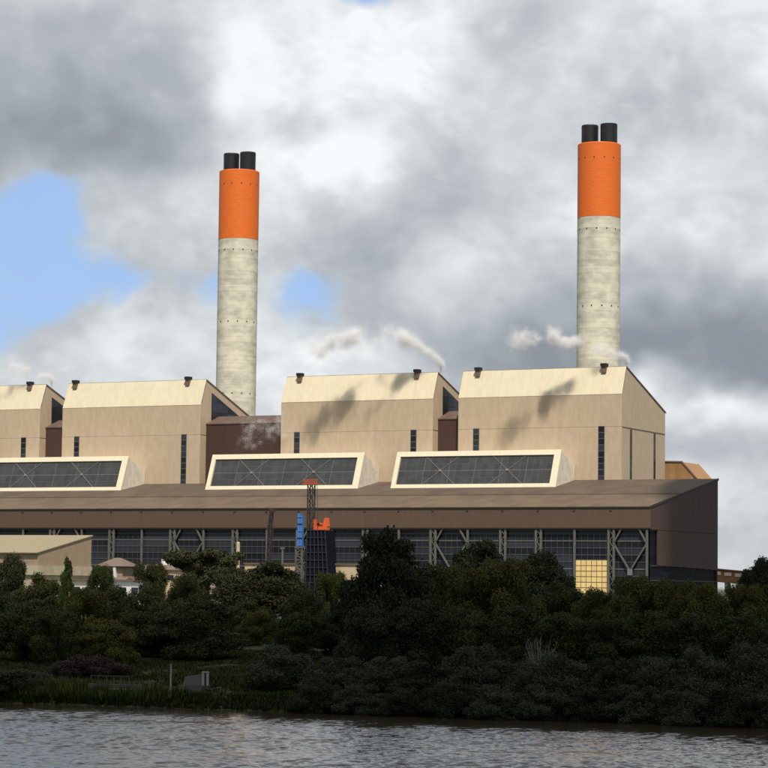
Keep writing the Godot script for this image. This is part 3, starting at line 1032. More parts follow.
func make_office() -> void:
	var t := station_thing("site_office", "long white single storey office glimpsed through the left trees", "building", -134.0, YARD, -70.0)
	var st := mesh_tool()
	slab(st, -156.0, -112.0, YARD, 10.2, -70.0, -60.0)
	part("wall", st, M.white, t)
	st = mesh_tool()
	slab(st, -156.6, -111.4, 10.21, 10.6, -70.7, -59.4)
	part("roof", st, M.vent_brown, t)
	for i in 12:
		st = mesh_tool()
		slab(st, -154.6 + 3.6 * i, -152.6 + 3.6 * i, 6.6, 8.6, -70.08, -70.005)
		part("window_pane", st, M.glass[i % 4], t)
	for v in [[-150.0, "white van parked before the left end of the white office"], [-128.0, "white van parked before the middle of the white office"], [-117.0, "white van parked before the right end of the white office"]]:
		t = station_thing("parked_van", v[1], "van", v[0], YARD, -78.0, "vans parked before the white office")
		B = Vector3.ZERO
		st = mesh_tool()
		prism(st, [Vector3(-2.5, 0.45, 0.95), Vector3(2.5, 0.45, 0.95), Vector3(2.5, 1.2, 0.95), Vector3(1.7, 1.35, 0.95), Vector3(1.0, 2.35, 0.95), Vector3(-2.5, 2.4, 0.95)], Vector3(0, 0, -1.9))
		part("body", st, M.white, t)
		st = mesh_tool()
		slab(st, 0.1, 0.95, 1.4, 2.1, -0.96, -0.952)
		part("side_window", st, M.black, t)
		for x in [-1.6, 1.6]:
			for z in [-0.9, 0.75]:
				st = mesh_tool()
				tube(st, [Vector3(x, 0.36, z), Vector3(x, 0.36, z + 0.2)], [0.36, 0.36], 14)
				part("wheel", st, M.black, t)

func lattice(st: SurfaceTool, c: Vector3, half: float, y0: float, y1: float, chord: float, step: float, top_shift := Vector3.ZERO) -> void:
	var n := maxi(1, int(round((y1 - y0) / step)))
	var corner := [Vector3(-1, 0, -1), Vector3(1, 0, -1), Vector3(1, 0, 1), Vector3(-1, 0, 1)]
	for k in n:
		var a := c + top_shift * (float(k) / n) + Vector3(0, lerpf(y0, y1, float(k) / n), 0)
		var b := c + top_shift * (float(k + 1) / n) + Vector3(0, lerpf(y0, y1, float(k + 1) / n), 0)
		for i in 4:
			var j := (i + 1) % 4
			bar(st, a + corner[i] * half, b + corner[i] * half, chord)
			bar(st, a + corner[i] * half, a + corner[j] * half, chord * 0.6)
			if k % 2 == 0:
				bar(st, a + corner[i] * half, b + corner[j] * half, chord * 0.6)
			else:
				bar(st, a + corner[j] * half, b + corner[i] * half, chord * 0.6)

func make_cranes() -> void:
	var t := station_thing("lattice_mast", "tall dark lattice mast with red crosshead in front of the hall", "mast", -87.7, YARD, -25.0)
	B = Vector3.ZERO
	var st := mesh_tool()
	lattice(st, Vector3.ZERO, 0.72, 0.0, 32.6, 0.12, 1.6)
	part("mast_frame", st, M.mast, t)
	st = mesh_tool()
	slab(st, -2.2, 2.2, 32.7, 33.0, -0.9, 0.9)
	for i in 7:
		bar(st, Vector3(-2.1 + 0.7 * i, 33.0, 0.7), Vector3(-2.1 + 0.7 * i, 34.0, 0.7), 0.1)
	bar(st, Vector3(-2.2, 33.9, 0.7), Vector3(2.2, 33.9, 0.7), 0.14)
	bar(st, Vector3(-2.2, 33.4, 0.7), Vector3(2.2, 33.4, 0.7), 0.12)
	part("crosshead", st, M.crane_red, t)
	st = mesh_tool()
	bar(st, Vector3(1.9, 32.7, 0.2), Vector3(2.3, 21.0, 0.2), 0.05)
	part("hoist_rope", st, M.mast, t)
	t = station_thing("trestle_tower", "slender pale lattice trestle carrying the blue leader", "tower", -90.6, YARD, -25.0)
	B = Vector3.ZERO
	st = mesh_tool()
	lattice(st, Vector3.ZERO, 1.0, 0.0, 15.6, 0.17, 1.5)
	part("trestle_frame", st, M.steel, t)
	st = mesh_tool()
	slab(st, -1.3, 1.3, 15.62, 15.9, -1.3, 1.3)
	part("deck", st, M.steel, t)
	t = station_thing("blue_leader", "bright blue upright steel leader beside the dark mast", "machine", -90.7, YARD + 15.95, -25.0)
	B = Vector3.ZERO
	st = mesh_tool()
	slab(st, -0.85, -0.12, 0.0, 9.0, -0.5, 0.5)
	slab(st, 0.0, 0.6, 0.0, 8.4, -0.5, 0.5)
	part("leader_rail", st, M.blue, t)
	for i in 5:
		st = mesh_tool()
		slab(st, -0.92, 0.68, 0.3 + 1.9 * i, 0.6 + 1.9 * i, -0.62, -0.51)
		part("clamp", st, M.blue if i % 2 == 0 else M.navy, t)
	t = station_thing("scaffold_tower", "dark navy scaffold tower wrapped in netting below the orange winch", "scaffold", -84.6, YARD, -24.0)
	B = Vector3.ZERO
	st = mesh_tool()
	prism(st, [Vector3(-3.6, 0, 2.6), Vector3(4.0, 0, 2.6), Vector3(2.2, 20.4, 2.6), Vector3(-3.2, 20.4, 2.6)], Vector3(0, 0, -5.2))
	part("netting", st, M.navy_net, t)
	for i in 11:
		st = mesh_tool()
		var f := i / 10.5
		bar(st, Vector3(lerpf(-3.8, -3.3, f), 0.4 + 2.0 * i, 2.75), Vector3(lerpf(4.2, 2.3, f), 0.4 + 2.0 * i, 2.75), 0.09)
		part("ledger", st, M.scaffold_bar, t)
	for i in 6:
		st = mesh_tool()
		var f := i / 5.0
		bar(st, Vector3(lerpf(-3.6, 4.0, f), 0, 2.72), Vector3(lerpf(-3.2, 2.2, f), 20.6, 2.72), 0.1)
		part("standard", st, M.scaffold_bar, t)
	t = station_thing("orange_winch", "orange winch machine on top of the navy scaffold tower", "machine", -84.9, YARD + 20.45, -24.0)
	B = Vector3.ZERO
	st = mesh_tool()
	slab(st, -2.4, -1.6, 0.0, 2.9, -0.7, 0.7)
	part("upright", st, M.crane_orange, t)
	st = mesh_tool()
	slab(st, -1.58, 2.0, 0.0, 1.0, -0.8, 0.8)
	part("bed", st, M.crane_orange, t)
	st = mesh_tool()
	prism(st, [Vector3(0.6, 1.02, 0.7), Vector3(2.1, 1.02, 0.7), Vector3(1.9, 3.3, 0.7), Vector3(1.2, 3.3, 0.7)], Vector3(0, 0, -1.4))
	part("drum_housing", st, M.crane_orange, t)
	st = mesh_tool()
	tube(st, [Vector3(-0.6, 1.5, 0.8), Vector3(-0.6, 1.5, -0.8)], [0.5, 0.5], 12)
	part("drum", st, M.crane_red, t)
	t = station_thing("lattice_boom", "slim dark brown lattice boom left of the red topped mast", "crane", -101.0, YARD, -25.0)
	B = Vector3.ZERO
	st = mesh_tool()
	lattice(st, Vector3.ZERO, 0.42, 0.0, 22.0, 0.1, 1.5, Vector3(0.6, 0, 0))
	part("boom_frame", st, M.mast, t)
	st = mesh_tool()
	lattice(st, Vector3(0.6, 0, 0), 0.35, 22.0, 26.0, 0.1, 1.0, Vector3(0.5, 0, 0))
	slab(st, 0.6, 1.8, 25.2, 26.4, -0.45, 0.45)
	part("boom_head", st, M.mast, t)
	st = mesh_tool()
	bar(st, Vector3(1.75, 25.3, 0.3), Vector3(2.1, 6.0, 0.3), 0.05)
	part("hoist_rope", st, M.mast, t)
	t = station_thing("yard_mast", "thin grey floodlight mast between the dark boom and the trestle", "mast", -95.8, YARD, -26.0)
	B = Vector3.ZERO
	st = mesh_tool()
	tube(st, [Vector3(0, 0, 0), Vector3(0, 15.5, 0)], [0.4, 0.28], 10)
	part("shaft", st, M.steel, t)
	st = mesh_tool()
	slab(st, -0.6, 0.6, 15.3, 15.8, -0.3, 0.3)
	part("lamp_head", st, M.steel, t)

# ------------------------------------------------------------------ steam and the cloud overhead
func puff(parent: Node3D, p: Vector3, size_: Vector3, density: float, called := "puff") -> void:
	var f := FogVolume.new()
	f.name = called
	f.shape = RenderingServer.FOG_VOLUME_SHAPE_ELLIPSOID
	f.size = size_
	var m := FogMaterial.new()
	m.density = density
	m.albedo = Color(0.97, 0.97, 0.98)
	f.material = m
	parent.add_child(f, true)
	f.position = p

func make_steam() -> void:
	rng.seed = 909
	var curl := FastNoiseLite.new()
	curl.seed = 15
	curl.frequency = 0.11
	curl.fractal_octaves = 4
	var sheet_ := mesh_tool()
	for i in 100:
		var c := Vector3(rng.randfn(), rng.randfn(), rng.randfn()) * 0.46
		var a := Vector3(rng.randfn(), rng.randfn(), rng.randfn()).normalized() * 0.028
		var s := a.cross(Vector3(rng.randfn(), rng.randfn(), rng.randfn())).normalized() * 0.028
		poly(sheet_, [c - s, c + s, c + a * 1.6], a.cross(s))
	var droplet := sheet_.commit()
	# [u, y, w, radius, thickness]
	var plumes := [
		["white steam plume blowing left past the right chimney", [[-30.5, 75.0, 56.4, 0.4, 5.0], [-30.8, 76.0, 55.6, 0.6, 3.0], [-31.6, 76.5, 54.6, 0.8, 1.8], [-33.6, 77.2, 53.0, 1.0, 1.2], [-36.0, 78.1, 50.0, 1.2, 0.9], [-38.5, 79.3, 47.0, 1.4, 0.8], [-41.5, 80.0, 44.0, 1.6, 1.0], [-43.9, 80.7, 41.0, 2.2, 1.3], [-46.4, 81.2, 39.3, 2.0, 1.1], [-48.5, 80.6, 38.0, 1.6, 0.4], [-51.5, 80.6, 36.5, 1.9, 0.25], [-54.3, 81.1, 35.0, 2.2, 0.6], [-55.6, 79.0, 34.6, 1.8, 0.6]]],
		["white steam plume blowing left from the boiler house in mid picture", [[-90.2, 75.2, 56.4, 0.4, 5.0], [-90.2, 76.4, 55.4, 0.6, 3.0], [-91.0, 77.6, 53.6, 0.9, 1.8], [-92.4, 79.2, 51.6, 1.2, 1.4], [-94.2, 80.8, 49.0, 1.5, 1.3], [-97.0, 82.1, 46.0, 1.9, 1.2], [-99.3, 82.9, 44.0, 2.3, 1.0], [-103.3, 83.6, 42.0, 2.4, 0.8], [-107.2, 83.2, 40.0, 2.6, 0.85], [-111.5, 83.4, 38.5, 2.5, 0.9], [-115.7, 82.0, 37.0, 2.4, 0.9], [-120.2, 81.6, 36.0, 2.2, 0.9], [-121.5, 78.6, 35.5, 1.9, 0.8]]],
		["thin white steam wisp over the leftmost boiler house", [[-231.2, 74.9, 56.4, 0.35, 4.0], [-231.6, 75.8, 55.0, 0.8, 1.2], [-234.0, 76.6, 53.5, 1.3, 0.6], [-237.0, 77.7, 52.0, 1.7, 0.5], [-241.5, 78.4, 50.0, 2.0, 0.4], [-246.0, 78.2, 48.0, 2.2, 0.3]]],
		["faint grey steam hanging before the wide brown block", [[-152.3, 54.6, 47.0, 2.1, 0.07], [-147.7, 57.2, 47.0, 2.5, 0.085], [-144.2, 58.4, 47.0, 2.3, 0.085], [-141.4, 56.0, 47.0, 2.2, 0.085], [-146.3, 52.6, 47.0, 2.1, 0.05], [-140.4, 60.4, 47.0, 2.0, 0.07], [-150.0, 57.6, 47.0, 1.8, 0.07]]]]
	for pl in plumes:
		var p0: Array = pl[1][0]
		var t := Node3D.new()
		t.name = numbered("steam_plume")
		add_child(t)
		t.position = at(p0[0], p0[1], p0[2])
		tag(t, pl[0], "steam", "steam plumes at the boiler houses")
		var places := []
		for s in pl[1]:
			var deep: float = s[2] if s[2] > HALL_D else HALL_D - (HALL_D - s[2]) * 0.86
			var p := at(s[0], s[1], deep) - t.position
			var r: float = s[3]
			var n := int(s[4] * r * r * 78.0)
			var made := 0
			var tries := 0
			while made < n and tries < n * 8:
				tries += 1
				var v := p + Vector3(rng.randfn() * 0.85, rng.randfn() * 0.55, rng.randfn() * 0.7) * r
				var wisp := curl.get_noise_3dv(v + t.position)
				if wisp < rng.randf_range(0.0, 0.26) and r > 1.1:
					continue
				made += 1
				places.append(Transform3D(Basis.from_euler(Vector3(rng.randf(), rng.randf(), rng.randf()) * TAU), v))
		var mm := MultiMesh.new()
		mm.transform_format = MultiMesh.TRANSFORM_3D
		mm.mesh = droplet
		mm.instance_count = places.size()
		for i in places.size():
			mm.set_instance_transform(i, places[i])
		var o := MultiMeshInstance3D.new()
		o.name = "droplets"
		o.multimesh = mm
		o.material_override = M.steam
		o.set_meta("kind", "stuff")
		t.add_child(o)

func make_cloud() -> void:
	# the cloud over the river whose shade lies on the bank and on the hall's far end
	var t := Node3D.new()
	t.name = "cloud"
	add_child(t)
	t.position = Vector3(0, 640, 0)
	t.set_meta("kind", "structure")
	var along := SUN / SUN.y
	for c in CLOUD:
		# [x, z of the shade's middle on the ground, half widths across x, y, z, density]
		var p: Vector3 = Vector3(c[0], 0, c[1]) + along * c[6]
		puff(t, p - t.position, Vector3(c[2], c[3], c[4]) * 2.0, c[5], "billow")

const CLOUD := [
	[-40, -150, 200, 40, 135, 0.010, 640], [70, -170, 170, 45, 120, 0.010, 655], [-10, -60, 260, 50, 130, 0.009, 660],
	[-150, -200, 120, 35, 100, 0.014, 630], [0, -225, 110, 25, 85, 0.010, 620], [60, -235, 90, 22, 70, 0.011, 625],
	[55, -300, 85, 24, 95, 0.022, 632], [-70, -300, 110, 18, 80, 0.008, 628], [78, -440, 48, 22, 60, 0.05, 640],  # unseen billows added to deepen the shade on back-row and far trees
	[176, -722, 106, 34, 84, 0.11, 640], [225, -640, 110, 40, 120, 0.03, 650], [230, -480, 120, 40, 160, 0.03, 640], [170, -330, 100, 35, 120, 0.03, 645]]

# ------------------------------------------------------------------ plants
func leaf_mesh(blobs: Array, count: int, leaf: float, seed_: int, droop := 0.0) -> ArrayMesh:
	# blobs: [centre, radius, flatten]; small folded leaf sprays through each blob's outer volume
	var r := RandomNumberGenerator.new()
	r.seed = seed_
	var v := PackedVector3Array()
	var nn := PackedVector3Array()
	var cc := PackedColorArray()
	var area := 0.0
	for b in blobs:
		area += b[1] * b[1]
	for b in blobs:
		var n := int(count * b[1] * b[1] / area)
		var tone := r.randf_range(0.78, 1.0)
		for i in n:
			var d := Vector3(r.randfn(), r.randfn(), r.randfn()).normalized()
			var rad: float = b[1] * (1.0 - 0.6 * pow(r.randf(), 1.7)) * r.randf_range(0.9, 1.15)
			if r.randf() < 0.16:
				rad *= 1.0 + 0.55 * r.randf() * r.randf()
				d = (d + Vector3(0, 0.35, 0)).normalized()
			var p: Vector3 = b[0] + d * rad * Vector3(1, b[2], 1)
			p.y -= droop * r.randf() * b[1]
			if p.y < 0.05:
				continue
			var n0 := (d + Vector3(r.randfn(), r.randfn(), r.randfn()) * 0.95).normalized()
			var s := n0.cross(Vector3(r.randfn(), r.randfn(), r.randfn())).normalized()
			var t := n0.cross(s)
			var l := leaf * r.randf_range(0.55, 1.25)
			var a := s * l
			var c := t * l * 0.55
			var tip := p + a + n0 * l * 0.2
			var k := tone * r.randf_range(0.72, 1.0)
			var hue := r.randf_range(-0.06, 0.06)
			var col := Color(clampf(k * (1.0 + hue), 0, 1), k, clampf(k * (1.0 - hue), 0, 1))
			for w in [p - a, p + c, tip, p - a, tip, p - c]:
				v.append(w)
				nn.append(n0)
				cc.append(col)
	var arr := []
	arr.resize(Mesh.ARRAY_MAX)
	arr[Mesh.ARRAY_VERTEX] = v
	arr[Mesh.ARRAY_NORMAL] = nn
	arr[Mesh.ARRAY_COLOR] = cc
	var m := ArrayMesh.new()
	m.add_surface_from_arrays(Mesh.PRIMITIVE_TRIANGLES, arr)
	return m

func crown_blobs(kind: String, r: RandomNumberGenerator) -> Array:
	# within height 10 and width 10
	var out := []
	match kind:
		"round":
			for i in 44:
				var y := r.randf_range(0.7, 9.0)
				var f := sqrt(maxf(0.0, 1.0 - pow((y - 4.4) / 5.4, 2.0)))
				var a := r.randf() * TAU
				var d := sqrt(r.randf()) * 3.9 * f
				out.append([Vector3(cos(a) * d, y, sin(a) * d), r.randf_range(0.7, 1.5), 0.9])
			out.append([Vector3(r.randf_range(-0.8, 0.8), 8.9, 0), 1.0, 0.9])
			out.append([Vector3(0, 4.6, 0), 3.0, 1.1])
		"dome":
			for i in 40:
				var a := r.randf() * TAU
				var e := asin(r.randf_range(0.02, 1.0))
				var d := r.randf_range(3.1, 3.9)
				out.append([Vector3(cos(a) * cos(e) * d, 2.4 + sin(e) * 6.4 * d / 3.9, sin(a) * cos(e) * d), r.randf_range(0.8, 1.35), 0.85])
			out.append([Vector3(0, 4.4, 0), 3.0, 1.0])
		"broad":
			for i in 30:
				var a := r.randf() * TAU
				var d := sqrt(r.randf()) * 4.2
				out.append([Vector3(cos(a) * d, r.randf_range(6.6, 9.3) - 0.25 * d, sin(a) * d), r.randf_range(0.7, 1.35), 0.6])
			for i in 12:
				var a := r.randf() * TAU
				var d := r.randf_range(1.0, 3.4)
				out.append([Vector3(cos(a) * d, r.randf_range(2.5, 5.5), sin(a) * d), r.randf_range(0.6, 1.2), 0.7])
		"willow":
			for i in 52:
				var a := r.randf() * TAU
				var y := r.randf_range(0.6, 9.3)
				var d := sqrt(r.randf()) * lerpf(4.2, 2.2, clampf((y - 4.0) / 5.5, 0, 1))
				out.append([Vector3(cos(a) * d, y, sin(a) * d), r.randf_range(0.55, 1.3), 1.15])
		"pine":
			for i in 70:
				var y := 0.8 + 8.4 * pow(r.randf(), 1.15)
				var a := r.randf() * TAU
				var f := pow(1.0 - y / 10.6, 0.5)
				var d := f * 4.2 * sqrt(r.randf_range(0.05, 1.0))
				out.append([Vector3(cos(a) * d, y, sin(a) * d), r.randf_range(0.6, 1.25) * (0.55 + 0.6 * f), 0.8])
			out.append([Vector3(0, 9.3, 0), 0.7, 1.0])
			out.append([Vector3(0, 2.8, 0), 3.2, 0.9])
			out.append([Vector3(0, 5.0, 0), 2.5, 1.1])
			out.append([Vector3(0, 7.0, 0), 1.6, 1.2])
		"spire":
			for i in 40:
				var y := 0.6 + 8.8 * (i + r.randf()) / 40.0
				var a := r.randf() * TAU
				var d := r.randf() * 3.9 * pow(1.0 - y / 10.8, 0.75)
				out.append([Vector3(cos(a) * d, y, sin(a) * d), r.randf_range(0.8, 1.3) * (1.2 - y / 14.0), 0.8])
		"mound":
			for i in 30:
				var a := r.randf() * TAU
				var d := sqrt(r.randf()) * 4.3
				out.append([Vector3(cos(a) * d, 7.2 * sqrt(1.0 - d * d / 22.0) * r.randf_range(0.5, 1.05), sin(a) * d), r.randf_range(0.8, 1.4), 1.6])
		_:
			out.append([Vector3(0, 3.0, 0), 3.4, 1.0])
			for i in 48:
				var a := r.randf() * TAU
				var d := sqrt(r.randf()) * 4.2
				var y := r.randf_range(0.4, 8.8 * sqrt(maxf(0.05, 1.0 - d * d / 21.0)))
				out.append([Vector3(cos(a) * d, y, sin(a) * d), r.randf_range(0.6, 1.35), 1.1])
	return out

var kinds := {}

func make_plant_kind(kind: String, variant: int) -> Node3D:
	var key := "%s%d" % [kind, variant]
	if kinds.has(key):
		return kinds[key]
	var r := RandomNumberGenerator.new()
	r.seed = hash(key)
	var o := Node3D.new()
	var st := mesh_tool()
	if kind == "twig":
		for i in 46:
			var a := r.randf() * TAU
			var p := Vector3(cos(a) * r.randf() * 1.2, 0, sin(a) * r.randf() * 1.2)
			var lean := Vector3(cos(a), 0, sin(a)) * r.randf_range(0.3, 3.4)
			var h := r.randf_range(5.0, 10.0)
			var mid := p + lean * 0.4 + Vector3(0, h * 0.55, 0)
			var top := p + lean + Vector3(0, h, 0)
			tube(st, [p, mid, top], [0.13, 0.09, 0.02], 5)
			for j in 4:
				var b := mid.lerp(top, r.randf())
				tube(st, [b, b + Vector3(r.randf_range(-1, 1), r.randf_range(0.5, 1.6), r.randf_range(-1, 1))], [0.05, 0.01], 4)
		part("stems", st, M.pale_bark, o)
		var few := crown_blobs("shrub", r).slice(0, 10)
		var leaves := MeshInstance3D.new()
		leaves.name = "crown"
		leaves.mesh = leaf_mesh(few, 900, 0.28, hash(key) + 1)
		leaves.material_override = M.leaf[5]
		o.add_child(leaves, true)
		kinds[key] = o
		return o
	var blobs := crown_blobs(kind, r)
	var count: int = {"round": 36000, "dome": 40000, "broad": 30000, "willow": 36000, "pine": 56000, "spire": 16000, "mound": 22000}.get(kind, 36000)
	var leaf: float = {"willow": 0.145, "pine": 0.15, "spire": 0.22, "shrub": 0.145, "mound": 0.16}.get(kind, 0.155)
	# trunk and limbs to the blobs
	var thick: float = {"shrub": 0.12, "mound": 0.1, "spire": 0.16}.get(kind, 0.34)
	var fork := 3.0 if kind in ["round", "dome", "willow"] else (5.2 if kind == "broad" else 1.0)
	var bend := Vector3(r.randf_range(-0.4, 0.4), fork, r.randf_range(-0.3, 0.3))
	tube(st, [Vector3(0, -0.6, 0), bend * 0.5, bend], [thick * 1.25, thick, thick * 0.8], 9)
	if kind in ["pine", "spire"]:
		tube(st, [bend, Vector3(0, 9.4, 0)], [thick * 0.8, 0.04], 8)
	for i in mini(14, blobs.size()):
		var b: Vector3 = blobs[i][0]
		var from := bend if not kind in ["pine", "spire"] else Vector3(0, maxf(1.0, b.y * 0.85), 0)
		tube(st, [from, from.lerp(b, 0.5) + Vector3(0, 0.25, 0), b], [thick * 0.42, thick * 0.26, 0.03], 6)
	part("trunk", st, M.bark, o)
	var c := MeshInstance3D.new()
	c.name = "crown"
	c.mesh = leaf_mesh(blobs, count, leaf, hash(key) + 1, 0.35 if kind == "willow" else 0.0)
	o.add_child(c, true)
	kinds[key] = o
	return o

